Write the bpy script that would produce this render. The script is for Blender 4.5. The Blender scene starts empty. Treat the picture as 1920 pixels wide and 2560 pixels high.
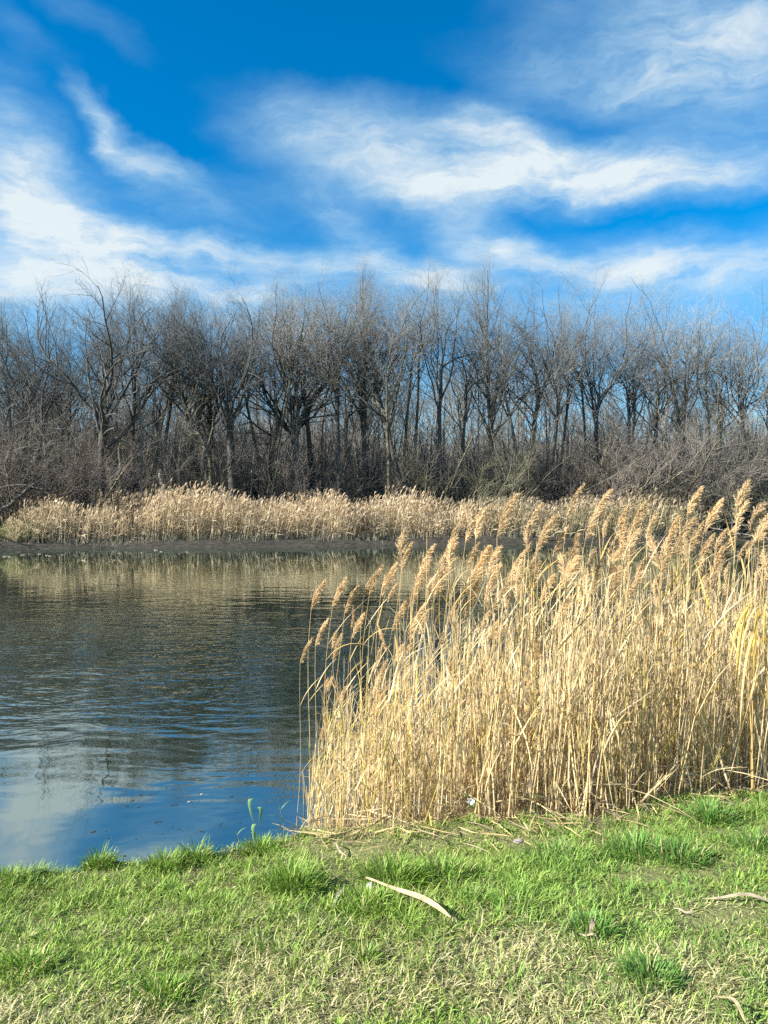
import bpy, math
import numpy as np
from mathutils import Vector, Matrix, Quaternion

R = math.radians
scene = bpy.context.scene
col = scene.collection
F = 1862.0            # focal length of the photograph in its own pixels (1920 x 2560)
EYE = 2.0             # eye height above the water

# ------------------------------------------------------------------ camera
cam_d = bpy.data.cameras.new('camera')
cam = bpy.data.objects.new('camera', cam_d)
col.objects.link(cam)
cam.location = (0, 0, EYE)
cam.rotation_euler = (R(90), 0, 0)
cam_d.sensor_fit = 'VERTICAL'
cam_d.angle = 2 * math.atan(1280 / F)
cam_d.clip_start = 0.05
cam_d.clip_end = 4000
scene.camera = cam

# ------------------------------------------------------------------ sky
SUN_AZ = R(-112)      # clockwise from +Y: the sun stands left of and a little behind the camera
SUN_EL = R(31)
world = bpy.data.worlds.new('World')
scene.world = world
world.use_nodes = True
NT = world.node_tree
NT.nodes.clear()


class NX:
    """small expression helper for node trees"""
    def __init__(self, nt): self.nt = nt
    def node(self, t, **kw):
        n = self.nt.nodes.new(t)
        for k, v in kw.items(): setattr(n, k, v)
        return n
    def put(self, sock, v):
        if isinstance(v, bpy.types.NodeSocket): self.nt.links.new(v, sock)
        elif v is not None: sock.default_value = v
    def m(self, op, a, b=None, c=None, clamp=False):
        n = self.node('ShaderNodeMath', operation=op); n.use_clamp = clamp
        for i, v in enumerate((a, b, c)): self.put(n.inputs[i], v)
        return n.outputs[0]
    def vm(self, op, a, b=None, out=0):
        n = self.node('ShaderNodeVectorMath', operation=op)
        self.put(n.inputs[0], a)
        if op == 'SCALE': self.put(n.inputs['Scale'], b)
        else: self.put(n.inputs[1], b)
        return n.outputs[out]
    def noise(self, vec, scale, detail=2, rough=.5, dist=0., out=0, dim='3D'):
        n = self.node('ShaderNodeTexNoise'); n.noise_dimensions = dim
        self.put(n.inputs['Vector'], vec)
        for k, v in (('Scale', scale), ('Detail', detail), ('Roughness', rough), ('Distortion', dist)):
            self.put(n.inputs[k], v)
        return n.outputs[out]
    def ramp(self, v, a, b, c=0., d=1., smooth=True):
        n = self.node('ShaderNodeMapRange'); n.interpolation_type = 'SMOOTHSTEP' if smooth else 'LINEAR'
        for i, s in enumerate((v, a, b, c, d)): self.put(n.inputs[i], s)
        return n.outputs[0]
    def mix(self, f, a, b, mode='MIX'):
        n = self.node('ShaderNodeMix', data_type='RGBA', blend_type=mode)
        self.put(n.inputs[0], f); self.put(n.inputs[6], a); self.put(n.inputs[7], b)
        return n.outputs[2]
    def mapping(self, vec, loc=(0, 0, 0), rot=(0, 0, 0), scale=(1, 1, 1), kind='POINT'):
        n = self.node('ShaderNodeMapping', vector_type=kind)
        self.put(n.inputs[0], vec)
        n.inputs[1].default_value = loc; n.inputs[2].default_value = rot; n.inputs[3].default_value = scale
        return n.outputs[0]
    def comb(self, x, y, z=0.):
        n = self.node('ShaderNodeCombineXYZ')
        for i, v in enumerate((x, y, z)): self.put(n.inputs[i], v)
        return n.outputs[0]


def build_world():
    X = NX(NT)
    sky = X.node('ShaderNodeTexSky', sky_type='NISHITA')
    sky.sun_disc = False
    sky.sun_elevation = SUN_EL
    sky.sun_rotation = SUN_AZ
    sky.altitude = 100; sky.air_density = 1.0; sky.dust_density = 0.4; sky.ozone_density = 3.0
    hs = X.node('ShaderNodeHueSaturation'); hs.inputs['Saturation'].default_value = 1.5
    hs.inputs['Hue'].default_value = 0.498
    NT.links.new(sky.outputs[0], hs.inputs['Color'])
    blue = hs.outputs[0]
    tc = X.node('ShaderNodeTexCoord').outputs['Generated']
    sp = X.node('ShaderNodeSeparateXYZ'); NT.links.new(tc, sp.inputs[0])
    x, y, z = sp.outputs
    az = X.m('ARCTAN2', x, y)
    el = X.m('ARCSINE', z)
    P = X.comb(az, el, 0.)
    # wispy warping of the cloud shapes
    w1 = X.noise(X.mapping(P, scale=(1.0, 1.7, 1)), 5.0, 5, .6, out=1)
    w1 = X.vm('MULTIPLY', X.vm('SUBTRACT', w1, (.5, .5, .5)), (.16, .09, 0))
    Q = X.vm('ADD', P, w1)

    def pe(px, py):
        u = (px - 960) / F; v = (1280 - py) / F
        a = math.atan(u)
        return a, math.atan(v * math.cos(a))
    # cloud banks: centre (photo pixels), half sizes (pixels), tilt, weight
    banks = [
        (20, 390, 150, 170, 20, 1.05), (110, 520, 200, 120, -10, 1.0), (300, 600, 330, 75, -12, 1.1), (640, 640, 420, 52, -3, 1.1), (100, 660, 330, 75, 0, 1.15), (930, 620, 130, 60, 10, .6),
        (860, 555, 130, 55, -28, .75),
        (255, 300, 95, 40, -48, .80), (325, 365, 130, 46, -46, .80), (440, 425, 150, 42, -28, .80),
        (780, 345, 230, 85, -12, .70), (1030, 355, 330, 80, -6, .72), (1220, 300, 150, 55, -4, .70), (1280, 430, 350, 80, -4, 1.0), (1500, 410, 300, 70, -8, .95), (1760, 430, 260, 65, -3, 1.15),
        (1000, 470, 480, 55, 0, .55), (1300, 480, 300, 50, 0, .6),
        (1720, 50, 400, 170, -8, .80), (1830, 120, 220, 120, 0, .75), (1500, 190, 330, 75, -12, .66), (1870, 310, 240, 45, -5, .55),
        (1180, 575, 260, 50, -22, .85), (1380, 640, 300, 40, -12, .65), (1690, 640, 330, 60, -10, .95), (1090, 690, 150, 55, 0, .9), (640, 730, 110, 50, 0, .8), (390, 690, 160, 45, 0, .6),
        (40, 70, 110, 40, -20, .16), (200, 20, 140, 40, -20, .16), (450, 520, 420, 80, -8, .32), (1450, 740, 1000, 110, 0, .75), (300, 760, 700, 110, 0, .8),
    ]
    M = None
    for (px, py, hw, hh, tilt, wgt) in banks:
        a, e = pe(px, py)
        k = math.cos(a) / F
        v = X.mapping(Q, loc=(a, e, 0), rot=(0, 0, R(tilt)), scale=(1.45 * hw * k, 1.45 * hh * k, 1), kind='TEXTURE')
        L = X.vm('LENGTH', v, out=1)
        b = X.ramp(L, 1.0, 0.0, 0., wgt)
        M = b if M is None else X.m('ADD', M, b)
    # the rest of the sky carries the same broken cloud
    n0 = X.noise(X.mapping(Q, scale=(1, 2.2, 1), loc=(3.1, .4, 0)), 2.1, 3, .5)
    gen = X.ramp(n0, .45, .68, 0., .9)
    away = X.m('MAXIMUM', X.ramp(X.m('ABSOLUTE', az), .56, .75), X.ramp(el, .62, .8))
    M = X.m('ADD', M, X.m('MULTIPLY', gen, away))
    fine = X.noise(X.mapping(Q, rot=(0, 0, R(14)), scale=(1.0, 2.6, 1)), 8.0, 10, .66, .08)
    soft = X.noise(X.mapping(P, rot=(0, 0, R(-10)), scale=(1.0, 2.0, 1), loc=(.7, .2, 0)), 4.0, 4, .55, .2)
    strk = X.noise(X.mapping(Q, rot=(0, 0, R(9)), scale=(1.0, 5.5, 1), loc=(.3, .9, 0)), 5.0, 10, .70, .0)
    tex = X.m('ADD', X.m('ADD', X.m('MULTIPLY', fine, .45), X.m('MULTIPLY', soft, .38)), X.m('MULTIPLY', strk, .47))     # about .65 on average
    dens = X.m('MULTIPLY', M, X.ramp(tex, .46, .86, .10, 1.30, False))
    dens = X.ramp(dens, .0, 1.40, 0., .95, False)
    dens = X.m('POWER', dens, .92)
    dens = X.m('MULTIPLY', dens, X.ramp(el, -.02, .02))
    cloud_c = X.mix(X.ramp(dens, .2, .95), (2.7, 4.15, 4.9, 1), (4.1, 4.55, 4.7, 1))
    blue = X.mix(X.ramp(el, .30, .02, 0., .38), blue, (2.2, 4.0, 5.0, 1))       # the air pales toward the horizon
    c = X.mix(dens, blue, cloud_c)
    bg = X.node('ShaderNodeBackground')
    NT.links.new(c, bg.inputs[0])
    bg.inputs[1].default_value = 0.071
    out = X.node('ShaderNodeOutputWorld')
    NT.links.new(bg.outputs[0], out.inputs[0])


build_world()

# ------------------------------------------------------------------ sun
sun_d = bpy.data.lights.new('sun', 'SUN')
sun = bpy.data.objects.new('sun', sun_d)
col.objects.link(sun)
to_sun = Vector((math.sin(SUN_AZ) * math.cos(SUN_EL), math.cos(SUN_AZ) * math.cos(SUN_EL), math.sin(SUN_EL)))
sun.rotation_euler = to_sun.to_track_quat('Z', 'Y').to_euler()
sun.location = to_sun * 60
sun_d.energy = 5.0
sun_d.angle = R(0.53)
sun_d.color = (1.0, .95, .88)

# ------------------------------------------------------------------ picture
vs = scene.view_settings
vs.view_transform = 'Standard'
vs.look = 'None'
vs.exposure = 1.5
vs.gamma = 1.0
vs.use_curve_mapping = False
scene.render.engine = 'CYCLES'
cy = scene.cycles
cy.max_bounces = 6; cy.diffuse_bounces = 4; cy.glossy_bounces = 2; cy.transmission_bounces = 3; cy.transparent_max_bounces = 4
cy.use_denoising = False
cy.sample_clamp_indirect = 4.0
cy.sample_clamp_direct = 6.0
cy.caustics_reflective = False; cy.caustics_refractive = False


# ================================================================== helpers
def value_noise(x, y, seed=0):
    """smooth 2-D value noise in 0..1, vectorised"""
    x = np.asarray(x, float); y = np.asarray(y, float)
    xi = np.floor(x).astype(np.int64); yi = np.floor(y).astype(np.int64)
    fx = x - xi; fy = y - yi
    fx = fx * fx * (3 - 2 * fx); fy = fy * fy * (3 - 2 * fy)
    def h(a, b):
        n = (a * 374761393 + b * 668265263 + seed * 974634) & 0x7fffffff
        n = ((n ^ (n >> 13)) * 1274126177) & 0x7fffffff
        return ((n ^ (n >> 16)) & 0xffff) / 65535.0
    a = h(xi, yi); b = h(xi + 1, yi); c = h(xi, yi + 1); d = h(xi + 1, yi + 1)
    return (a * (1 - fx) + b * fx) * (1 - fy) + (c * (1 - fx) + d * fx) * fy


def fbm(x, y, seed=0, o=4):
    s = 0; a = .5; t = 0
    for k in range(o):
        s = s + a * value_noise(x * 2 ** k + 17 * k, y * 2 ** k - 9 * k, seed + k); t += a; a *= .5
    return s / t


def sstep(a, b, v):
    t = np.clip((np.asarray(v, float) - a) / (b - a), 0, 1)
    return t * t * (3 - 2 * t)


class MB:
    """collects quads / tris with a colour per vertex; build() links one mesh object"""
    def __init__(self): self.v = []; self.q = []; self.c = []; self.n = 0
    def add(self, verts, quads, colors=None):
        verts = np.asarray(verts, float).reshape(-1, 3)
        self.v.append(verts); self.q.append(np.asarray(quads, np.int64).reshape(-1, 4) + self.n)
        if colors is None: colors = np.ones((len(verts), 3))
        self.c.append(np.broadcast_to(np.asarray(colors, float), (len(verts), 3)))
        self.n += len(verts)
    def mesh(self, name, mat, smooth=False):
        v = np.concatenate(self.v); q = np.concatenate(self.q); c = np.concatenate(self.c)
        me = bpy.data.meshes.new(name)
        me.vertices.add(len(v)); me.vertices.foreach_set('co', v.astype(np.float32).ravel())
        me.loops.add(len(q) * 4); me.loops.foreach_set('vertex_index', q.astype(np.int32).ravel())
        me.polygons.add(len(q)); me.polygons.foreach_set('loop_start', (np.arange(len(q)) * 4).astype(np.int32))
        if smooth: me.polygons.foreach_set('use_smooth', np.ones(len(q), bool))
        at = me.color_attributes.new('tone', 'FLOAT_COLOR', 'POINT')
        cc = np.ones((len(v), 4), np.float32); cc[:, :3] = c
        at.data.foreach_set('color', cc.ravel())
        me.materials.append(mat)
        me.update(calc_edges=True)
        return me
    def build(self, name, mat, parent=None, smooth=False):
        return link(name, self.mesh(name, mat, smooth), parent)


def link(name, data, parent=None):
    o = bpy.data.objects.new(name, data)
    col.objects.link(o)
    if parent is not None: o.parent = parent
    return o


def tag(o, label=None, category=None, group=None, kind=None):
    if label: o['label'] = label
    if category: o['category'] = category
    if group: o['group'] = group
    if kind: o['kind'] = kind
    return o


def thing(name, label, category, loc=(0, 0, 0), rz=0., group=None):
    o = link(name, None)
    o.location = loc; o.rotation_euler = (0, 0, rz)
    return tag(o, label, category, group)


def copy_tree(o, parent=None):
    c = o.copy(); col.objects.link(c); c.parent = parent
    for ch in o.children: copy_tree(ch, c)
    return c


def nrm(v): return v / np.maximum(np.linalg.norm(v, axis=-1, keepdims=True), 1e-9)


def tubes(mb, P, Rd, s=3, colors=None, ref=(.31, .94, .11)):
    """P (N,K,3) centre lines, Rd (N,K) radii"""
    N, K, _ = P.shape
    T = nrm(np.gradient(P, axis=1))
    U = nrm(np.cross(T, np.array(ref))); V = np.cross(T, U)
    a = np.arange(s) * 2 * math.pi / s
    ring = P[:, :, None, :] + Rd[:, :, None, None] * (np.cos(a)[None, None, :, None] * U[:, :, None, :] + np.sin(a)[None, None, :, None] * V[:, :, None, :])
    idx = np.arange(N * K * s).reshape(N, K, s)
    nx = np.roll(idx, -1, axis=2)
    q = np.stack([idx[:, :-1], nx[:, :-1], nx[:, 1:], idx[:, 1:]], -1)
    c = None
    if colors is not None:
        c = np.broadcast_to(np.asarray(colors)[:, None, None, :], (N, K, s, 3)).reshape(-1, 3)
    mb.add(ring, q, c)


def ribbons(mb, P, W, side, colors=None, fold=0.):
    """P (N,K,3), W (N,K) half widths, side (N,3) or (N,K,3); fold lifts the edges (leaf with a keel)"""
    N, K, _ = P.shape
    if side.ndim == 2: side = np.repeat(side[:, None], K, 1)
    if fold:
        T = nrm(np.gradient(P, axis=1)); up = nrm(np.cross(side, T))
        E = up * W[..., None] * fold
        v = np.stack([P - side * W[..., None] + E, P, P + side * W[..., None] + E], 2)
        m = 3
    else:
        v = np.stack([P - side * W[..., None], P + side * W[..., None]], 2); m = 2
    idx = np.arange(N * K * m).reshape(N, K, m)
    q = np.stack([idx[:, :-1, :-1], idx[:, :-1, 1:], idx[:, 1:, 1:], idx[:, 1:, :-1]], -1)
    c = None
    if colors is not None:
        colors = np.asarray(colors)
        if colors.ndim == 2: colors = np.repeat(colors[:, None], K, 1)
        c = np.repeat(colors[:, :, None], m, 2).reshape(-1, 3)
    mb.add(v, q, c)


# ------------------------------------------------------------------ materials
def new_mat(name):
    m = bpy.data.materials.new(name); m.use_nodes = True
    m.node_tree.nodes.clear()
    return m, NX(m.node_tree)


def plant_mat(name, base=(1, 1, 1), transl=.3, rough=.6, vary=.25, scale=30., obj_vary=0.):
    """matter whose colour comes from the per-blade tone, with mottling and light shining through"""
    m, X = new_mat(name)
    at = X.node('ShaderNodeAttribute', attribute_name='tone')
    oc = X.node('ShaderNodeTexCoord').outputs['Object']
    n = X.noise(oc, scale, 3, .6)
    f = X.ramp(n, .25, .75, 1 - vary, 1 + vary, False)
    c = X.mix(1., at.outputs['Color'], (*base, 1), 'MULTIPLY')
    c = X.vm('SCALE', c, f)
    if obj_vary:
        oi = X.node('ShaderNodeObjectInfo').outputs['Random']
        c = X.vm('SCALE', c, X.ramp(oi, 0, 1, 1 - obj_vary, 1 + obj_vary, False))
    p = X.node('ShaderNodeBsdfPrincipled')
    X.put(p.inputs['Base Color'], c); p.inputs['Roughness'].default_value = rough
    p.inputs['Specular IOR Level'].default_value = .3
    o = X.node('ShaderNodeOutputMaterial')
    if transl > 0:
        t = X.node('ShaderNodeBsdfTranslucent'); X.put(t.inputs['Color'], c)
        mx = X.node('ShaderNodeMixShader'); mx.inputs[0].default_value = transl
        X.nt.links.new(p.outputs[0], mx.inputs[1]); X.nt.links.new(t.outputs[0], mx.inputs[2])
        X.nt.links.new(mx.outputs[0], o.inputs[0])
    else:
        X.nt.links.new(p.outputs[0], o.inputs[0])
    return m


def bark_mat(name, dark, light, moss=(.09, .10, .05), mossy=.25):
    m, X = new_mat(name)
    oc = X.node('ShaderNodeTexCoord').outputs['Object']
    st = X.noise(X.mapping(oc, scale=(9, 9, 1.2)), 2.2, 5, .65)
    c = X.mix(X.ramp(st, .3, .7), (*dark, 1), (*light, 1))
    pn = X.noise(oc, .55, 3, .6)
    c = X.mix(X.m('MULTIPLY', X.ramp(pn, .5, .72), mossy), c, (*moss, 1))
    at = X.node('ShaderNodeAttribute', attribute_name='tone')
    c = X.mix(1., c, at.outputs['Color'], 'MULTIPLY')
    oi = X.node('ShaderNodeObjectInfo').outputs['Random']
    c = X.vm('SCALE', c, X.ramp(oi, 0, 1, .75, 1.25, False))
    p = X.node('ShaderNodeBsdfPrincipled'); X.put(p.inputs['Base Color'], c)
    p.inputs['Roughness'].default_value = .9; p.inputs['Specular IOR Level'].default_value = .15
    b = X.node('ShaderNodeBump'); b.inputs['Strength'].default_value = .7; b.inputs['Distance'].default_value = .05
    X.put(b.inputs['Height'], st); X.nt.links.new(b.outputs[0], p.inputs['Normal'])
    o = X.node('ShaderNodeOutputMaterial'); X.nt.links.new(p.outputs[0], o.inputs[0])
    return m


M_GRASS = plant_mat('grass_blade', transl=.32, rough=.55, vary=.12, scale=40)
M_REED = plant_mat('dry_reed', transl=.38, rough=.6, vary=.2, scale=18, obj_vary=.12)
M_PLUME = plant_mat('reed_plume', transl=.35, rough=.9, vary=.15, scale=60, obj_vary=.18)
M_FARREED = plant_mat('far_reed', transl=.45, rough=.8, vary=.2, scale=2)
M_TWIG = plant_mat('twig', transl=0, rough=.9, vary=.2, scale=2, obj_vary=.22)
M_BARK = bark_mat('bark', (.048, .046, .042), (.150, .140, .122))
M_BARK_PALE = bark_mat('pale_bark', (.17, .15, .12), (.42, .38, .31), mossy=.1)
M_BARK_OLIVE = bark_mat('olive_bark', (.09, .085, .055), (.24, .22, .15), mossy=.5)
M_LEAF = plant_mat('dead_leaf', transl=.25, rough=.6, vary=.25, scale=25)
M_GREEN = plant_mat('green_leaf', transl=.35, rough=.45, vary=.2, scale=20)


def ground_mat():
    m, X = new_mat('ground_soil')
    tc = X.node('ShaderNodeTexCoord').outputs['Object']
    at = X.node('ShaderNodeAttribute', attribute_name='tone')          # R lawn, G mud, B forest litter
    sp = X.node('ShaderNodeSeparateColor'); X.nt.links.new(at.outputs['Color'], sp.inputs[0])
    lawn, mud, wood = sp.outputs
    n1 = X.noise(tc, 22, 6, .65); n2 = X.noise(tc, 1.3, 4, .6); n3 = X.noise(tc, 140, 3, .6)
    soil = X.mix(X.ramp(n1, .3, .7), (.055, .042, .026, 1), (.16, .125, .075, 1))
    thatch = X.mix(X.ramp(n3, .3, .7), (.085, .105, .032, 1), (.26, .26, .10, 1))
    lawn_c = X.mix(X.ramp(n2, .28, .5), soil, thatch)
    mud_c = X.mix(X.ramp(X.noise(X.mapping(tc, scale=(1, 2.5, 1)), 3.0, 6, .7), .35, .7), (.016, .016, .013, 1), (.075, .070, .054, 1))
    wood_c = X.mix(X.ramp(X.noise(tc, 2.5, 6, .7), .3, .7), (.05, .036, .024, 1), (.15, .105, .066, 1))
    c = X.mix(mud, X.mix(wood, lawn_c, wood_c), mud_c)
    p = X.node('ShaderNodeBsdfPrincipled'); X.put(p.inputs['Base Color'], c)
    X.put(p.inputs['Roughness'], X.ramp(mud, 0, 1, .95, .7, False))
    p.inputs['Specular IOR Level'].default_value = .25
    b = X.node('ShaderNodeBump'); b.inputs['Strength'].default_value = .8; b.inputs['Distance'].default_value = .05
    X.put(b.inputs['Height'], X.m('ADD', n1, X.m('MULTIPLY', n2, .8))); X.nt.links.new(b.outputs[0], p.inputs['Normal'])
    o = X.node('ShaderNodeOutputMaterial'); X.nt.links.new(p.outputs[0], o.inputs[0])
    return m


def water_mat():
    m, X = new_mat('pond_water')
    tc = X.node('ShaderNodeTexCoord').outputs['Object']
    sp = X.node('ShaderNodeSeparateXYZ'); X.nt.links.new(tc, sp.inputs[0])
    x, y = sp.outputs[0], sp.outputs[1]
    wob = X.noise(X.mapping(tc, scale=(.20, .35, 1)), 1.0, 3, .5)
    yy = X.m('ADD', y, X.m('MULTIPLY', X.m('SUBTRACT', wob, .5), 5.0))
    # the breeze ruffles the middle of the pond, the two shores lie calm
    mid = X.m('MULTIPLY', X.ramp(yy, 5.0, 8.5), X.ramp(yy, 25, 12, .04, 1.))
    patch = X.ramp(X.noise(X.mapping(tc, rot=(0, 0, R(25)), scale=(.22, .10, 1)), 1.0, 3, .55), .40, .60, .12, 1.)
    ruff = X.m('MULTIPLY', mid, patch)
    ruff = X.m('ADD', X.m('MULTIPLY', ruff, .985), .015)
    warp = X.vm('ADD', tc, X.vm('SCALE', X.noise(tc, .5, 2, .5, out=1), .8))
    a = X.noise(X.mapping(warp, rot=(0, 0, R(24)), scale=(2.6, 5.0, 1)), 1.0, 2, .5, .4)
    b2 = X.noise(X.mapping(warp, rot=(0, 0, R(-30)), scale=(5.0, 9.5, 1)), 1.0, 2, .5, .2)
    swell = X.noise(X.mapping(warp, rot=(0, 0, R(8)), scale=(1.0, 2.4, 1)), 1.0, 2, .5)
    h = X.m('ADD', X.m('MULTIPLY', a, .018), X.m('MULTIPLY', b2, .0085))
    h = X.m('MULTIPLY', h, ruff)
    hs = X.m('MULTIPLY', swell, X.ramp(yy, 3.8, 6.5, .0006, .011))
    h = X.m('ADD', h, X.m('MULTIPLY', hs, X.ramp(yy, 28, 15, .06, 1.)))
    bp = X.node('ShaderNodeBump'); bp.inputs['Strength'].default_value = 1.0; bp.inputs['Distance'].default_value = 1.0
    X.put(bp.inputs['Height'], h)
    murk = X.mix(X.noise(tc, .3, 3, .5), (.008, .016, .009, 1), (.014, .022, .010, 1))
    df = X.node('ShaderNodeBsdfDiffuse'); X.put(df.inputs['Color'], murk)
    gl = X.node('ShaderNodeBsdfGlossy'); gl.inputs['Roughness'].default_value = .02; gl.inputs['Color'].default_value = (.88, .98, .95, 1)
    lw = X.node('ShaderNodeLayerWeight'); lw.inputs['Blend'].default_value = .5
    fr = X.m('MULTIPLY_ADD', X.m('POWER', lw.outputs['Facing'], 5.0), .56, .42)       # reflectance rises toward grazing sight
    for n_ in (gl, lw): X.nt.links.new(bp.outputs[0], n_.inputs['Normal'])
    mx = X.node('ShaderNodeMixShader'); X.put(mx.inputs[0], fr)
    X.nt.links.new(df.outputs[0], mx.inputs[1]); X.nt.links.new(gl.outputs[0], mx.inputs[2])
    o = X.node('ShaderNodeOutputMaterial'); X.nt.links.new(mx.outputs[0], o.inputs[0])
    return m


# ================================================================== the lie of the land
EX = np.array([-60, -12, -5, -1.80, -.95, -.685, -.42, .08, 1.18, 1.72, 2.28, 6, 14, 60.])
EY = np.array([-8, 1.1, 2.70, 3.48, 3.68, 3.76, 3.93, 4.02, 4.14, 4.36, 4.52, 5.7, 7.5, 14.])


def edge(x): return np.interp(x, EX, EY) + .07 * (value_noise(np.asarray(x) * 2.2, np.zeros_like(x) + 3, 5) - .5) + .07 * (value_noise(np.asarray(x) * 7.5, np.zeros_like(x) + 9, 6) - .5)


def far_y(x): return 43.8 + .235 * np.clip(x, -60, 80) + .8 * (value_noise(np.asarray(x) * .25, np.zeros_like(x), 8) - .5) + .7 * (value_noise(np.asarray(x) * .9, np.zeros_like(x) + 4, 9) - .5)


def ground_z(x, y):
    x = np.asarray(x, float); y = np.asarray(y, float)
    t = edge(x) - y
    near = .29 + .10 * sstep(0, 1.2, t) + .05 * (fbm(x * 1.6, y * 1.6, 3) - .5) * sstep(-.1, .3, t) + .03 * (fbm(x * 6, y * 6, 4) - .5)
    reedy = sstep(-.6, -.2, x)
    near = near - (.52) * sstep(.0, -.22 - .55 * reedy, t)
    s = y - far_y(x)
    far = -.5 + .5 * sstep(-3, 0, s) + np.clip(s, 0, 2.2) / 2.2 * .45 + .25 * sstep(2.7, 12, s) + (.10 * (fbm(x * .9, y * .9, 11) - .5) + .16 * (fbm(x * 2.6, y * 3.2, 12) - .5)) * sstep(-.2, .5, s)
    far = far + np.clip((s - 60) / 600, 0, 1) * 2
    return np.where(y < 20, near, far)


def build_ground():
    xs = np.concatenate([[-900, -500, -260, -140, -90, -60], np.arange(-42, -4, .8), np.arange(-4, 4, .05), np.arange(4, 46, .8), [60, 90, 140, 260, 500, 900]])
    ys = np.concatenate([[-900, -300, -100, -40, -18, -8, -4], np.arange(-2, 1.8, .3), np.arange(1.8, 5.6, .05), np.arange(5.6, 8, .3), [10, 14, 20, 26],
                         np.arange(30, 60, .35), [62, 65, 69, 74, 80, 90, 105, 130, 170, 240, 350, 600, 1000, 1800, 3000]])
    Xg, Yg = np.meshgrid(xs, ys)
    Z = ground_z(Xg, Yg)
    s = Yg - far_y(Xg)
    far = Yg > 20
    mud = np.where(far, sstep(3.2, 1.8, s), sstep(.02, -.06, edge(Xg) - Yg))
    wood = np.where(far, 1., 0.)
    C = np.stack([1 - wood, mud, wood], -1)
    ny, nx = Xg.shape
    idx = np.arange(nx * ny).reshape(ny, nx)
    q = np.stack([idx[:-1, :-1], idx[:-1, 1:], idx[1:, 1:], idx[1:, :-1]], -1)
    mb = MB(); mb.add(np.stack([Xg, Yg, Z], -1), q, C.reshape(-1, 3))
    tag(mb.build('ground', ground_mat(), smooth=True), 'grassy bank, muddy shore and forest floor around the pond', kind='structure')
    # water: one level sheet between the banks
    wx = np.concatenate([[-900, -300, -100], np.arange(-60, 61, 6), [100, 300, 900]]); wy = np.concatenate([[-60, -20], np.arange(0, 62, 3.)])
    Wx, Wy = np.meshgrid(wx, wy)
    idx = np.arange(Wx.size).reshape(Wx.shape)
    mb = MB(); mb.add(np.stack([Wx, Wy, np.zeros_like(Wx)], -1), np.stack([idx[:-1, :-1], idx[:-1, 1:], idx[1:, 1:], idx[1:, :-1]], -1))
    tag(mb.build('water', water_mat(), smooth=True), 'still to lightly rippled dark pond reflecting trees and sky', kind='structure')


build_ground()


def far_at(px, s):
    """ground point under photo column px, s metres behind the far waterline"""
    u = (px - 960) / F
    Y = (43.8 + s) / (1 - .235 * u)
    X = u * Y
    return X, Y, float(ground_z(X, Y))


def lawn_at(px, py):
    """ground point on the near bank seen at a photo pixel"""
    Y = 1.62 * F / (py - 1280)
    for _ in range(6):
        X = (px - 960) / F * Y
        z = float(ground_z(X, Y)); Y = (EYE - z) * F / (py - 1280)
    return (px - 960) / F * Y, Y, float(ground_z((px - 960) / F * Y, Y))


# ================================================================== bare trees
def grow(rng, S, D, L, K, trop, wig):
    N = len(S)
    P = np.empty((N, K + 1, 3)); P[:, 0] = S; d = nrm(D); st = (L / K)[:, None]
    for k in range(K):
        d = nrm(d + rng.normal(0, wig, (N, 3)) + np.array([0, 0, trop]))
        P[:, k + 1] = P[:, k] + d * st
    return P


def spawn(rng, P, Rd, n, t0, t1, a0, a1, up=.1):
    N, K1, _ = P.shape; K = K1 - 1
    t = t0 + (t1 - t0) * (np.arange(n)[None] + rng.random((N, n))) / n
    f = np.clip(t * K, 0, K - 1e-4); i = f.astype(int); w = (f - i)[..., None]
    r = np.arange(N)[:, None]
    S = P[r, i] * (1 - w) + P[r, i + 1] * w
    T = nrm(P[r, i + 1] - P[r, i])
    rad = Rd[r, i] * (1 - w[..., 0]) + Rd[r, i + 1] * w[..., 0]
    U = nrm(np.cross(T, rng.normal(0, 1, T.shape)))
    a = a0 + (a1 - a0) * rng.random((N, n))[..., None]
    D = nrm(np.cos(a) * T + np.sin(a) * U + np.array([0, 0, up]))
    return S.reshape(-1, 3), D.reshape(-1, 3), rad.ravel(), t.ravel()


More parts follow.
